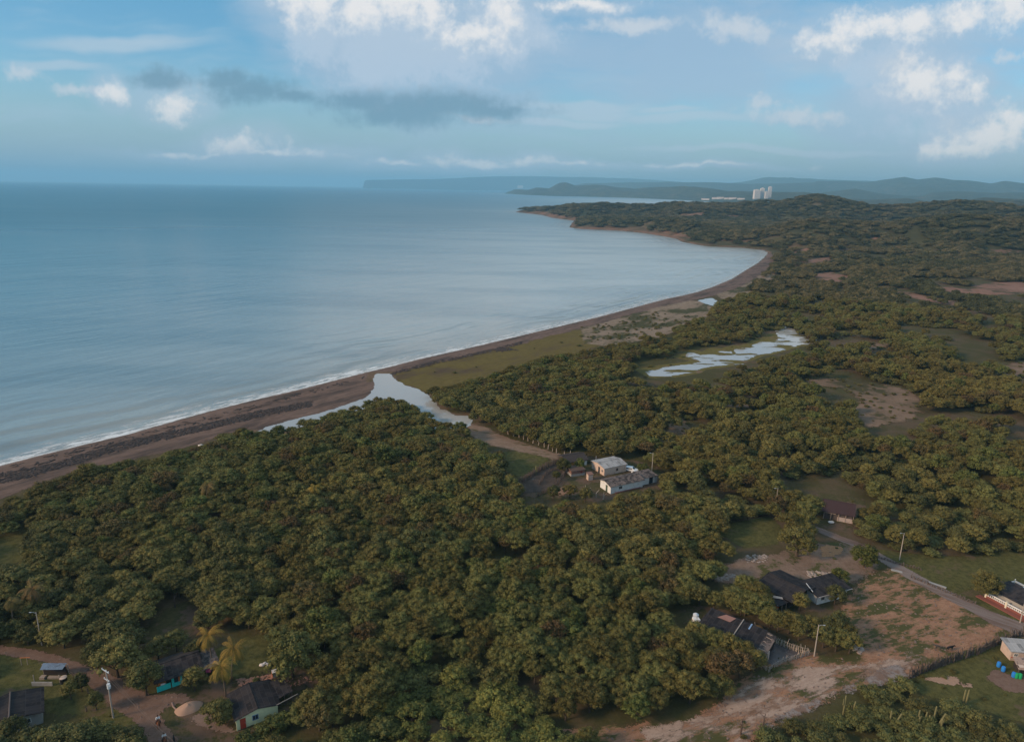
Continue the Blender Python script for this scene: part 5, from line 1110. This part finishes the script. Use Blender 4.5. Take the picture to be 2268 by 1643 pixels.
fence('post_fence', [(1126, 962), (1150, 969), (1180, 981), (1206, 991), (1232, 1003)], 'line of pale posts above the dirt path to the river', 'fence', 2.2, 2.1, SM_L, 3.6, rail=False, jit=.1)
fence('post_fence', [(1250, 1010), (1262, 1010), (1275, 1012)], 'short row of pale posts before the thatched shelter', 'fence', 1.9, 1.2, SM_L, 3.2, rail=False, jit=.1)
fence('gate_posts', [(1297, 1093), (1308, 1096), (1321, 1101), (1336, 1106)], 'white posts standing left of the ranch house gable', 'fence', 2.4, 1.6, SM_L, 3.4, rail=False, jit=.05)
fence('wire_fence', [(100, 1486), (136, 1480), (162, 1500), (182, 1520), (207, 1552), (190, 1575)], 'thin post fence between the tarp shed and the dirt road', 'fence', 1.2, 1.9, SM_D, 1.8)
fence('field_fence', [(2020, 1280), (2060, 1296), (2110, 1318), (2160, 1338)], 'low dark brush fence along the gravel road grass', 'fence', .8, .5, SM_D, 3.5)
fence('field_fence', [(1935, 1232), (1990, 1250), (2040, 1262)], 'low brush fence behind the lone lamp post', 'fence', .7, .6, SM_D, 3.0)

# ------------------------------------------------------------------ hand placed plants
def tree_at(u, v, rad_, hgt, me, nm, label, cat='tree', grp=None, tr=True):
    g = G(u, v); r = thing(nm, g, random.uniform(0, 6.28), label, cat, grp); r.scale = (rad_, rad_, hgt)
    link_mesh('crown' if tr else 'foliage', me, r); link_mesh('trunk' if tr else 'stem', TRUNKS[0], r); return r
ROUND = crown('crown', LEAF_GREEN, 901, nc=95, nl=60, leaf=.085, H=.85, z0=1.0, cr=(.16, .26), low=-.5, fill=.2)
LIMEC = crown('crown', LEAF_LIME, 902, nc=70, nl=60, leaf=.10, H=.85, z0=.9, cr=(.18, .28), low=-.5, fill=.2)
WEEP = crown('crown', LEAF_OLIVE, 903, nc=90, nl=60, leaf=.085, H=.75, z0=1.25, cr=(.15, .24), droop=.35, low=-.15, fill=.15)
tree_at(1765, 1232, 4.9, 4.2, ROUND, 'leafy_tree', 'big round green tree standing alone below the road end')
tree_at(1913, 1256, 3.4, 3.4, LIMEC, 'lime_tree', 'pale lime green round tree beside the gravel road')
tree_at(1857, 1290, 2.3, 2.0, LIMEC, 'lime_tree', 'small pale tree above the two black roofs')
tree_at(2178, 1322, 3.5, 3.4, ROUND, 'leafy_tree', 'round green tree at the end of the white balustrade')
tree_at(648, 1498, 5.2, 4.4, WEEP, 'weeping_tree', 'drooping pale olive tree right of the palms')
tree_at(487, 1603, 2.9, 2.3, ROUND, 'leafy_bush', 'dark round bush before the lime house roof', 'bush')
tree_at(432, 1528, 2.4, 2.2, GREENS[1], 'leafy_bush', 'green bush right of the teal porch', 'bush')
tree_at(325, 1540, 3.3, 3.2, GREENS[2], 'leafy_tree', 'deep green tree left of the teal porch wall')
tree_at(262, 1500, 4.4, 3.6, GREENS[3], 'leafy_tree', 'broad leafy tree over the dirt road above the utility pole')
tree_at(1283, 1042, 2.0, 2.4, LIMEC, 'lime_tree', 'bright lime tree between thatched shelter and peach house')
tree_at(1247, 1047, 2.6, 2.6, ROUND, 'leafy_tree', 'dark green tree beside the brick hut')
tree_at(1424, 1050, 2.2, 2.2, LIMEC, 'lime_tree', 'yellow green bush right of the peach house', 'bush')
tree_at(600, 1622, 2.6, 2.0, BUSHES[0], 'green_bush', 'bright bush against the lime house wall', 'bush', tr=False)
tree_at(632, 1606, 2.2, 1.9, BUSHES[1], 'green_bush', 'bright bush at the right corner of the lime house', 'bush', tr=False)
tree_at(550, 1650, 2.4, 1.7, BUSHES[2], 'green_bush', 'bright bush below the lime house door', 'bush', tr=False)
tree_at(1770, 1352, 2.2, 2.0, GREENS[0], 'leafy_bush', 'green bush in front of the two black roofs', 'bush')
tree_at(1848, 1338, 2.6, 2.2, GREENS[1], 'leafy_bush', 'green bush right of the short white wall', 'bush')

_k = 0
for (u, v, rr_, kd_) in [(1822, 1434, 2.6, 1), (1850, 1442, 2.8, 0), (1880, 1447, 2.4, 1), (1842, 1412, 2.8, 1), (1868, 1422, 2.6, 0), (1856, 1398, 2.4, 1), (1792, 1408, 2.7, 0), (1768, 1418, 2.4, 1), (1752, 1400, 2.6, 0), (1722, 1398, 2.4, 1), (1700, 1386, 2.5, 0),
        (1540, 1430, 2.9, 1), (1578, 1442, 2.8, 0), (1612, 1452, 2.6, 1), (1646, 1464, 2.6, 0), (1672, 1484, 2.3, 1), (1660, 1350, 2.8, 0), (1686, 1356, 2.5, 0), (1676, 1330, 2.8, 0), (1548, 1338, 2.8, 1), (1580, 1350, 2.4, 0), (1618, 1352, 2.5, 1), (1640, 1362, 2.2, 1), (1648, 1318, 2.9, 0),
        (462, 1392, 2.8, 1), (436, 1338, 2.9, 1), (552, 1392, 2.7, 0), (596, 1408, 2.6, 1), (524, 1372, 2.9, 1), (492, 1358, 2.9, 1), (636, 1424, 2.8, 0), (585, 1372, 3.0, 0), (620, 1388, 2.8, 1), (398, 1322, 2.6, 1), (352, 1462, 2.6, 1), (392, 1442, 2.4, 1), (182, 1532, 1.7, 1), (158, 1548, 1.6, 1), (214, 1572, 1.5, 1), (432, 1462, 2.0, 1),
        (1372, 1124, 2.0, 1), (1404, 1118, 1.9, 0), (1436, 1110, 1.9, 1), (1478, 1096, 2.4, 0), (1262, 1104, 2.6, 0), (1296, 1112, 2.4, 1), (1226, 1108, 2.4, 1), (1232, 1066, 1.6, 1)]:
    w_ = where(u, v - 30); nm_ = ('leafy_tree', 'broadleaf_tree')[kd_ == 0]
    tree_at(u, v, rr_, .55 * rr_ + .9, (GREENS if kd_ else OLIVES)[_k % 4], nm_, ('leafy green tree ' if kd_ else 'olive round tree ') + w_, 'tree', 'yard trees ' + w_); _k += 1
PALML = leaf_mat2('palm_leaf', (0.12, 0.085, 0.018), (0.46, 0.28, 0.055), (0.18, 0.15, 0.03), .15)
PALMB = leaf_mat2('dry_palm_leaf', (0.09, 0.060, 0.022), (0.22, 0.14, 0.055), (0.12, 0.10, 0.03), .15)
def palm_crown(seed, mat, nf=19, L=3.1):
    g = np.random.default_rng(seed); V = []; Fc = []; T = []
    for k in range(nf):
        az = k * 2.4 + g.uniform(-.2, .2); el = g.uniform(-.45, 0.95) if k > 3 else 1.15; ln = L * g.uniform(.8, 1.1); ns = 15; dr = g.uniform(.95, 1.5)
        ca, sa = math.cos(az), math.sin(az); pos_ = np.zeros(3); e_ = el; tt = float(np.clip(g.normal(.5, .25), 0, 1)); spine = []
        for i in range(ns + 1):
            spine.append((pos_.copy(), e_)); d = np.array([math.cos(e_) * ca, math.cos(e_) * sa, math.sin(e_)]); pos_ = pos_ + d * ln / ns; e_ -= dr * 1.7 / ns
        for i in range(ns):
            p0, e0_ = spine[i]; p1, _ = spine[i + 1]; s_ = (i + .5) / ns; wl = .60 * math.sin(math.pi * min(1, s_ * .85 + .13)) ** .6
            side = np.array([-sa, ca, 0]); b = len(V); w0 = .03
            V += [p0 - side * w0, p0 + side * w0, p1 + side * w0, p1 - side * w0]; Fc.append((b, b + 1, b + 2, b + 3)); T += [tt * .6] * 4
            for sg in (-1, 1):
                for q in (0.15, .6):
                    a0 = p0 + (p1 - p0) * q; a1 = p0 + (p1 - p0) * (q + .28); tip = a0 + (p1 - p0) * 1.6 + side * sg * wl + np.array([0, 0, -wl * (.55 + g.uniform(0, .35))])
                    b = len(V); V += [a0, a1, tip + (p1 - p0) * .12, tip]; Fc.append((b, b + 1, b + 2, b + 3)); T += [tt, tt, min(1, tt + .3), min(1, tt + .3)]
    return np_mesh('crown', np.array(V), np.array(Fc), mat, {'tint': T})
def palm(u, v, zt, seed, label, mat=PALML, L=3.3):
    """u, v: the crown's heart, zt: its height over the ground"""
    x, y = unp(u, v, 2.0 + zt); z = hz(x, y); rn = random.Random(seed); lx, ly = rn.uniform(-.8, .8), rn.uniform(-.8, .8)
    r = thing('coconut_palm', (x - lx, y - ly, z), 0, label, 'palm tree', 'coconut palms')
    pts = [(lx * (t_ ** 1.6), ly * (t_ ** 1.6), -.2 + (zt + .2) * t_) for t_ in (0, .2, .4, .6, .8, 1)]
    MB().tube(pts, [.22, .16, .14, .13, .12, .13], 9).build('trunk', flat('palm_bark', (0.14, 0.11, 0.085), var=.3, sc_=5), r, True)
    c = link_mesh('crown', palm_crown(seed, mat, L=L), r); c.location = (lx, ly, zt)
    m = MB()
    for k in range(6): m.ball((lx + .28 * math.cos(k), ly + .28 * math.sin(k), zt - .25), .13, 7, 5)
    m.build('coconuts', flat('coconut', (0.20, 0.15, 0.04)), r, True)
palm(460, 1405, 6.6, 1, 'coconut palm at the back of the three near the teal house')
palm(518, 1435, 6.4, 2, 'coconut palm farthest right of the three')
palm(489, 1476, 6.0, 3, 'golden coconut palm at the front of the three')
palm(70, 1300, 7.0, 4, 'drooping palm among dark trees at the left edge', PALMB)
palm(24, 1328, 6.5, 5, 'brown palm lowest at the left edge', PALMB, 2.2)
palm(458, 1072, 7.0, 6, 'brown palm in the upper left wood', PALMB)
palm(697, 1076, 7.0, 7, 'yellow palm poking out of the wood below the river', PALML, 2.6)

CACT = flat('cactus_skin', (0.20, 0.18, 0.085), var=.25)
def cactus(u, v, h_, lean, arms, label):
    r = thing('column_cactus', G(u, v), 0, label, 'cactus', 'column cacti'); m = MB()
    m.tube([(0, 0, -.1), (lean * .4, 0, h_ * .5), (lean, 0, h_ * .97), (lean * 1.02, 0, h_)], [.13, .16, .12, .04], 8)
    m.build('column', CACT, r)
    for k in range(arms):
        a_ = k * 2.6 + u; z = h_ * (.35 + .15 * k); MB().tube([(lean * .4, 0, z), (lean * .4 + .35 * math.cos(a_), .35 * math.sin(a_), z + .15), (lean * .5 + .42 * math.cos(a_), .42 * math.sin(a_), z + h_ * .35)], [.09, .1, .05], 7).build('arm', CACT, r)
for i, (u, v, h_, ln, ar, lab) in enumerate([(1969, 1606, 3.0, 0, 0, 'short cactus column farthest left in the dark scrub'), (1979, 1612, 3.0, .9, 0, 'cactus leaning right among the dark scrub'), (2029, 1610, 3.6, .1, 1, 'slim cactus beside a forked one in the dark scrub'),
        (2034, 1618, 3.0, -.2, 0, 'lower cactus behind the slim one'), (2046, 1608, 3.0, .1, 1, 'cactus with one arm mid scrub'), (2054, 1612, 2.7, 0, 0, 'shortest cactus of the middle clump'), (2065, 1604, 3.8, .1, 0, 'tallest cactus of the dark scrub'),
        (2073, 1618, 3.6, 1.0, 1, 'tall cactus leaning right with an arm'), (2081, 1624, 3.0, 0, 0, 'cactus farthest right in the clump'), (1867, 1582, 4.0, 0, 2, 'branched cactus by the dead branches of the scrub'), (1888, 1580, 2.6, .2, 1, 'stubby cactus right of the branched one'),
        (2132, 1560, 3.2, 0, 0, 'dark cactus column on the open grass, left of a pair'), (2138, 1562, 3.4, .1, 0, 'dark cactus column on the open grass, right of a pair'), (1187, 1052, 3.4, 0, 2, 'pair armed cactus on the small meadow by the corral')]): cactus(u, v, h_, ln, ar, lab)
def snag(u, v, h_, label, mat):
    r = thing('dead_tree', G(u, v), u * .1, label, 'dead tree', 'dead trees'); rn = random.Random(u)
    MB().tube([(0, 0, -.1), (.05, 0, h_ * .5), (.15, .1, h_)], [.16, .11, .03], 7).build('trunk', mat, r); m = MB()
    for k in range(6):
        a_ = k * 1.3; z = h_ * rn.uniform(.35, .8); l = rn.uniform(.5, 1.0) * h_ * .4; m.tube([(.05, 0, z), (l * .6 * math.cos(a_), l * .6 * math.sin(a_), z + l * .4), (l * math.cos(a_), l * math.sin(a_), z + l)], [.05, .035, .01], 5)
    m.build('branches', mat, r)
snag(1640, 1626, 3.0, 'dark bare snag standing on the lower clay track', DEADB); snag(1690, 1606, 2.6, 'short dead stump at the scrub edge of the clay track', STICK)
snag(1893, 1427, 2.4, 'bare snag at the rubble beside the clay clearing', STICKL); snag(388, 1345, 3.2, 'purple brown bare tree over the brown yard', DEADB)

# ------------------------------------------------------------------ people, animals
def skin(name, joints, edges, mat, parent=None, sub=1):
    """joints: list of (x, y, z, r)"""
    me = bpy.data.meshes.new(name); me.from_pydata([j[:3] for j in joints], edges, []); me.materials.append(mat)
    o = link_mesh(name, me, parent); o.modifiers.new('skin', 'SKIN'); o.modifiers.new('sub', 'SUBSURF').levels = sub; o.modifiers['sub'].render_levels = sub
    bpy.context.view_layer.objects.active = o
    for j, sv in zip(joints, me.skin_vertices[0].data): sv.radius = (j[3], j[3])
    me.skin_vertices[0].data[0].use_root = True
    return o
def quadruped(name, loc, rz, label, cat, grp, coat, dark, k=1.0, cow=False):
    r = thing(name, loc, rz, label, cat, grp); r.scale = (k, k, k)
    nk = -.12 if cow else 0
    J = [(-.55, 0, 1.22, .25), (0, 0, 1.16, .27), (.45, 0, 1.18, .28), (.75, 0, 1.30, .20), (1.02, 0, 1.62 + nk * 2, .13), (1.15, 0, 1.78 + nk * 3, .12), (1.38, 0, 1.62 + nk * 3, .09), (1.55, 0, 1.45 + nk * 3, .065)]
    E_ = [(0, 1), (1, 2), (2, 3), (3, 4), (4, 5), (5, 6), (6, 7)]
    for s_ in (-1, 1):
        b = len(J); J += [(.52, s_ * .16, .95, .12), (.50, s_ * .17, .52, .062), (.54, s_ * .17, .12, .042), (.60, s_ * .17, .03, .055)]; E_ += [(2, b), (b, b + 1), (b + 1, b + 2), (b + 2, b + 3)]
        b = len(J); J += [(-.58, s_ * .17, .92, .15), (-.46, s_ * .18, .70, .09), (-.74, s_ * .18, .50, .055), (-.68, s_ * .18, .12, .042), (-.62, s_ * .18, .03, .055)]; E_ += [(0, b), (b, b + 1), (b + 1, b + 2), (b + 2, b + 3), (b + 3, b + 4)]
        b = len(J); J += [(1.10, s_ * .07, 1.92 + nk * 3, .03), (1.10, s_ * .09, 1.98 + nk * 3, .012)]; E_ += [(5, b), (b, b + 1)]
    skin('body', J, E_, coat, r)
    MB().tube([(-.80, 0, 1.32), (-.92, 0, 1.1), (-.95, 0, .65)], [.05, .09, .03], 7).build('tail', dark, r)
    if not cow: MB().tube([(.72, 0, 1.52), (.92, 0, 1.74), (1.10, 0, 1.94)], [.05, .07, .05], 6).build('mane', dark, r)
    return r
SKINM = flat('skin', (0.26, 0.13, 0.08)); SHIRT = flat('white_cotton', (0.82, 0.84, 0.84), var=.04); TROU = flat('dark_trousers', (0.05, 0.045, 0.05)); HAIR = flat('black_hair', (0.02, 0.015, 0.012)); COAT = flat('chestnut_coat', (0.20, 0.075, 0.035), .6); BLK = flat('black_coat', (0.012, 0.011, 0.012), .6)
def rider(loc, rz, label):
    """person seated astride: hips at the origin, looking along +x"""
    r = thing('person', loc, rz, label, 'person', 'riders')
    J = [(0, 0, 0, .13), (0, 0, .22, .13), (.02, 0, .44, .15), (.03, 0, .58, .06), (.05, 0, .66, .085), (.06, 0, .76, .10), (.06, 0, .84, .07)]; E_ = [(i, i + 1) for i in range(6)]
    for s_ in (-1, 1):
        b = len(J); J += [(.02, s_ * .19, .50, .065), (.08, s_ * .27, .27, .048), (.30, s_ * .20, .16, .036), (.36, s_ * .19, .15, .03)]; E_ += [(2, b), (b, b + 1), (b + 1, b + 2), (b + 2, b + 3)]
        h0 = b + 3
        for f, (dx, dy, dz) in enumerate(((.07, -.02, -.01), (.08, -.007, -.015), (.078, .007, -.015), (.065, .02, -.01), (.03, -.035, .015))):
            c = len(J); J += [(.36 + dx * .5, s_ * (.19 + dy), .15 + dz * .3, .010), (.36 + dx, s_ * (.19 + dy), .15 + dz * 2, .008)]; E_ += [(h0, c), (c, c + 1)]
        b = len(J); J += [(.10, s_ * .17, -.04, .10), (.40, s_ * .34, -.16, .075), (.30, s_ * .34, -.56, .048), (.32, s_ * .34, -.64, .045), (.46, s_ * .35, -.66, .035)]; E_ += [(0, b), (b, b + 1), (b + 1, b + 2), (b + 2, b + 3), (b + 3, b + 4)]
    J.append((.16, 0, .745, .022)); E_.append((5, len(J) - 1))
    skin('body', J, E_, SKINM, r)
    J = [(0, 0, .02, .16), (0, 0, .22, .16), (.02, 0, .44, .18), (.03, 0, .54, .09)]; E_ = [(0, 1), (1, 2), (2, 3)]
    for s_ in (-1, 1): b = len(J); J += [(.02, s_ * .20, .50, .09), (.08, s_ * .28, .27, .075), (.22, s_ * .23, .19, .06)]; E_ += [(2, b), (b, b + 1), (b + 1, b + 2)]
    skin('shirt', J, E_, SHIRT, r)
    J = [(0, 0, .02, .145)]; E_ = []
    for s_ in (-1, 1): b = len(J); J += [(.10, s_ * .17, -.04, .115), (.40, s_ * .34, -.16, .092), (.30, s_ * .34, -.52, .062)]; E_ += [(0, b), (b, b + 1), (b + 1, b + 2)]
    skin('trousers', J, E_, TROU, r); MB().ball((.045, 0, .80), (.115, .10, .10), 10, 7).build('hair', HAIR, r, True)
    return r
for (u, v, lab, pl, hl) in ((352, 1609, 'chestnut horse walking on the dirt road, ridden by the upper rider', 'person in a white shirt riding the upper chestnut horse', 1.0), (366, 1648, 'brown horse at the lower frame edge of the dirt road', 'person in a white shirt riding the lower brown horse', .95)):
    g = G(u, v); rz = math.radians(-62); quadruped('horse', g, rz, lab, 'horse', 'ridden horses', COAT, flat('dark_mane', (0.05, 0.025, 0.015)), 1.0)
    rider(g + Vector((0, 0, 1.50)), rz, pl)
g = G(386, 1644); quadruped('dog', g, math.radians(120), 'black dog trotting beside the lower rider', 'dog', None, BLK, BLK, .62, True)
quadruped('calf', G(2103, 1441), .2, 'black calf standing right of the grey one in the clay clearing', 'calf', 'calves', BLK, BLK, .8, True)
quadruped('calf', G(2077, 1438), 2.9, 'dark grey calf nearest the stick fence end', 'calf', 'calves', flat('grey_coat', (0.07, 0.062, 0.058)), BLK, .72, True)

# ------------------------------------------------------------------ cars
def car(u, v, rz, label, L=4.4):
    r = thing('car', G(u, v), rz, label, 'car', 'white cars behind the ranch')
    P = [(-L / 2, .35), (L / 2, .35), (L / 2, .80), (L * .30, .92), (L * .12, 1.45), (-L * .34, 1.48), (-L / 2, 1.0)]
    v_ = [(x, -.85, z) for x, z in P] + [(x, .85, z) for x, z in P]; n_ = len(P)
    MB().add(v_, [tuple(range(n_)), tuple(range(2 * n_ - 1, n_ - 1, -1))] + [(i, i + n_, (i + 1) % n_ + n_, (i + 1) % n_) for i in range(n_)]).build('body', CARW, r)
    m = MB(); m.slab([(L * .285, -.72, .98), (L * .285, .72, .98), (L * .145, .66, 1.42), (L * .145, -.66, 1.42)], .02); m.build('windscreen', PANE, r)
    for s_ in (-1, 1):
        m = MB(); m.box(-L * .32, L * .10, s_ * .86 - .015, s_ * .86 + .015, .98, 1.36); m.build('side_window', PANE, r); MB().box(L / 2 - .02, L / 2 + .03, s_ * .6 - .15, s_ * .6 + .15, .6, .75).build('headlight', LAMPM, r)
        for x in (-L * .31, L * .31): w = MB().tube([(x, s_ * .72, .33), (x, s_ * .90, .33)], .33, 14).build('wheel', BLACKR, r); MB().tube([(x, s_ * .89, .33), (x, s_ * .915, .33)], .19, 10).build('rim', LAMPM, w)
car(1414, 1052, math.radians(-28), 'white car parked behind the long ranch house roof'); car(1397, 1043, math.radians(-20), 'white car half hidden beside the peach house wall')

# ------------------------------------------------------------------ small things of the yards
g = G(418, 1568); m = MB(); rn = random.Random(4); R_ = 1.8; rings = []; vs = [(0, 0, 1.05)]; fs = []
for i in range(1, 9):
    for k in range(26):
        th = 2 * math.pi * k / 26; q = i / 8; rr_ = R_ * q * (1 + .06 * math.sin(th * 2 + 1) + .04 * math.sin(th * 5)); vs.append((rr_ * math.cos(th) * 1.25, rr_ * math.sin(th), 1.05 * (1 - q ** 1.5) * (1 + .10 * math.sin(th * 3 + i * .4) * (1 - q)) - (.08 if i == 8 else 0)))
fs = [(0, 1 + k, 1 + (k + 1) % 26) for k in range(26)] + [(1 + i * 26 + k, 1 + (i + 1) * 26 + k, 1 + (i + 1) * 26 + (k + 1) % 26, 1 + i * 26 + (k + 1) % 26) for i in range(7) for k in range(26)]
o = m.add(vs, fs).build('sand_pile', SANDM, None, True); o.location = g; o.rotation_euler = (0, 0, .5); tag(o, 'heap of tan building sand beside the dirt road', 'sand pile')
m = MB(); pts = [G(u, v) for u, v in ((381, 1556), (384, 1565), (392, 1573), (404, 1578), (418, 1579))]; m.tube([tuple(p - pts[0] + Vector((0, 0, .06))) for p in pts], .14, 6); o = m.build('kerb_edging', flat('pink_kerb', (0.28, 0.19, 0.16))); o.location = pts[0]; tag(o, 'curved low kerb edging below the sand heap', 'edging')
for i, (u, v, lab) in enumerate(((580, 1474, 'white sack at the left of the small heap on the lawn'), (586, 1471, 'white sack in the middle of the small heap on the lawn'), (592, 1474, 'white sack at the right of the small heap on the lawn'))):
    o = MB().ball((0, 0, .22), (.55, .35, .25), 10, 6, .12, i).build('white_sack', SACK, None, True); o.location = G(u, v); o.rotation_euler = (0, 0, i); tag(o, lab, 'sack', 'sacks on the lawn')
r = thing('water_tank', G(609, 1497), .5, 'square pale tank with an orange side behind the brick rubble', 'water tank'); MB().box(-.45, .45, -.45, .45, 0, 1.1).build('tank', GREYW, r); MB().box(-.48, -.452, -.43, .43, .03, 1.07).build('side_panel', ORANGE, r); MB().box(-.5, .5, -.5, .5, 1.1, 1.16).build('lid', SACK, r)
o = MB().ball((0, 0, .2), (.3, .3, .25), 8, 5).build('garden_pot', ORANGE, None, True); o.location = G(512, 1503); tag(o, 'small orange pot at the foot of the palms', 'pot')
o = MB().ball((0, 0, .25), (.9, .7, .4), 9, 6, .25, 5).build('orange_heap', flat('orange_litter', (0.42, 0.19, 0.06)), None, True); o.location = G(1680, 1392); tag(o, 'orange earth heap between trees above the muddy pen', 'heap')
r = thing('roadside_slab', G(1986, 1265), -.5, 'pale concrete slab lying beside the gravel road', 'slab'); MB().box(-1.2, 1.2, -.4, .4, 0, .18).build('slab', GREYW, r)
r = thing('roadside_slab', G(2148, 1300), -.7, 'long pale slab at the brush fence by the road', 'slab'); MB().box(-1.8, 1.8, -.35, .35, 0, .2).build('slab', GREYW, r); r.location = G(2076, 1296)
o = MB().ball((0, 0, .3), (1.0, .6, .4), 10, 6, .2, 9).build('driftwood_bundle', SACK, None, True); o.location = G(445, 988); tag(o, 'white bundle lying at the wood edge above the beach', 'bundle')
def bits(name, mat, n_, seed, elong, label, spots, size=(.08, .3)):
    """loose debris nobody could count: one scattered mass"""
    protos_ = []
    for k in range(3): protos_.append(MB().ball((0, 0, 0), (elong, 1, .7), 7, 5, .35, seed + k).mesh(name, mat))
    pts = []; sc_ = []
    g_ = np.random.default_rng(seed)
    for (poly, cnt) in spots:
        P_ = np.array([tuple(G(u, v))[:2] for u, v in poly]); lo, hi = P_.min(0), P_.max(0); got = 0
        while got < cnt:
            c = g_.uniform(lo, hi, (cnt * 3, 2)); c = c[sdist(c[:, 0], c[:, 1], P_) > 0][:cnt - got]; got += len(c); z = height(c[:, 0], c[:, 1]); pts.append(np.column_stack([c, z + .05])); s_ = g_.uniform(size[0], size[1], len(c)) ** 1.0; sc_.append(np.column_stack([s_, s_, s_ * .8]))
    pts = np.concatenate(pts); sc_ = np.concatenate(sc_); scatter(name, pts, sc_, g_.uniform(0, 6.28, len(pts)), g_.integers(0, 3, len(pts)), protos(name + '_kit', protos_), label)
bits('driftwood', flat('driftwood', (0.060, 0.045, 0.040), var=.5), 0, 31, 4.0, 'dark wrack and driftwood along the beach', [([(-20, 1052), (67, 1037), (133, 1021), (283, 976), (433, 944), (567, 911), (690, 888), (690, 900), (567, 925), (433, 958), (283, 992), (133, 1037), (67, 1056), (-20, 1075)], 1500),
     ([(866, 824), (956, 803), (1056, 781), (1156, 757), (1156, 762), (1056, 787), (956, 809), (866, 831)], 420), ([(1095, 773), (1130, 770), (1145, 776), (1100, 780)], 120), ([(-20, 1042), (283, 968), (567, 896), (806, 834), (806, 838), (567, 905), (283, 978), (-20, 1058)], 160)], (.12, .45))
bits('rubble', flat('pale_rubble', (0.34, 0.275, 0.24), var=.4), 0, 41, 1.4, 'pale stone rubble at the rim of the clay clearing', [([(1848, 1370), (1862, 1366), (1900, 1420), (1912, 1440), (1898, 1452), (1876, 1420)], 110), ([(1788, 1262), (1850, 1270), (1850, 1284), (1790, 1278)], 90), ([(1650, 1230), (1700, 1228), (1700, 1245), (1655, 1248)], 45), ([(1572, 1272), (1625, 1270), (1625, 1283), (1590, 1288)], 70)], (.1, .42))
bits('stones', flat('clay_stones', (0.20, 0.14, 0.115), var=.5), 0, 51, 1.3, 'small stones strewn over the clay clearing and tracks', [(MAIN, 900), (ROAD_L, 60), (NCLEAR, 150)], (.05, .22))
bits('brick_rubble', flat('broken_brick', (0.32, 0.17, 0.12), var=.5), 0, 61, 1.6, 'broken bricks and rubbish along the yard behind the lime house', [([(525, 1505), (600, 1494), (612, 1500), (560, 1512), (530, 1520)], 150), ([(540, 1520), (680, 1495), (690, 1510), (600, 1530)], 60)], (.06, .25))

# ------------------------------------------------------------------ far town
TOWERW = flat('pale_tower', (0.72, 0.64, 0.60), var=.05, sc_=.02)
def tower(u0, u1, vt_, vb_, label):
    p0 = G((u0 + u1) / 2, vb_ + .3); D_ = math.hypot(p0.x, p0.y); w = (u1 - u0) / FPX * D_; h_ = (vb_ - vt_) / FPX * D_
    r = thing('tower_block', p0, -math.atan2(p0.x, p0.y) + .3, label, 'tower block', 'far tower blocks')
    MB().box(-w / 2, w / 2, -w / 2.4, w / 2.4, -8, h_).build('wall', TOWERW, r); MB().box(-w / 5, w / 5, -w / 5, w / 5, h_, h_ * 1.06).build('roof_house', TOWERW, r)
    m = MB()
    for k in range(int(h_ / 9)): m.box(-w * .42, w * .42, -w / 2.4 - .6, -w / 2.4 + .2, k * 9 + 3.5, k * 9 + 6.0)
    m.build('window_bands', flat('tower_glass', (0.22, 0.25, 0.28), var=.02), r)
tower(1669, 1680.5, 423, 440.5, 'broadest pale tower block, leftmost of the far four'); tower(1683, 1690.5, 420, 439, 'slim pale tower block second from left'); tower(1693.5, 1699.5, 426, 439.8, 'shortest pale tower block third from left'); tower(1700.5, 1706.5, 417.5, 438, 'tallest pale tower block, rightmost of the four')
rn = random.Random(3)
for i, (u0, u1, v0, v1) in enumerate([(1554, 1570, 440, 443.4), (1577, 1587, 438, 441.5), (1588, 1602, 437.2, 441), (1604, 1613, 438.6, 441.8), (1615, 1630, 438, 441.4), (1634, 1648, 439.5, 442.6), (1146, 1158, 413, 419.5)]):
    names_ = ['leftmost low white resort building on the far shore', 'second low resort building from the left', 'longest low resort building in the middle of the far shore', 'small resort building right of the longest one', 'resort building left of the last one before the towers', 'low resort building nearest the tower blocks', 'pale building on the tip of the far headland']
    p0 = G((u0 + u1) / 2, v1); D_ = math.hypot(p0.x, p0.y); w = (u1 - u0) / FPX * D_; h_ = (v1 - v0) / FPX * D_
    r = thing('resort_building', p0, -math.atan2(p0.x, p0.y), names_[i], 'building', 'far resort buildings'); m = MB().box(-w / 2, w / 2, 0, w * .3, -6, h_ * .8); m.build('wall', TOWERW, r)
    MB().slab([(-w * .52, -w * .02, h_ * .8), (w * .52, -w * .02, h_ * .8), (w * .52, w * .32, h_), (-w * .52, w * .32, h_)], 1.5).build('roof', flat('resort_roof', (0.55, 0.40, 0.34), var=.02), r)

# ------------------------------------------------------------------ haze
zmax = float(Z.max()) + 25
hb = MB().box(-64000, 64000, -9000, 60000, -12, max(zmax, 150)); hm = bpy.data.materials.new('haze'); hm.use_nodes = True
ht = NT(hm.node_tree); ht.n.remove(ht.n['Principled BSDF']); pv = ht.node('ShaderNodeVolumePrincipled')
pv.inputs['Color'].default_value = (0.37, 0.74, 1.0, 1); pv.inputs['Density'].default_value = 6.6e-5; pv.inputs['Anisotropy'].default_value = 0.0
ht.l.new(pv.outputs[0], ht.n['Material Output'].inputs['Volume'])
tag(hb.build('haze', hm), kind='stuff')
print('counts', len(S), indiv.sum(), [(int(q), int((kind == q).sum())) for q in range(5)], 'zmax', zmax)
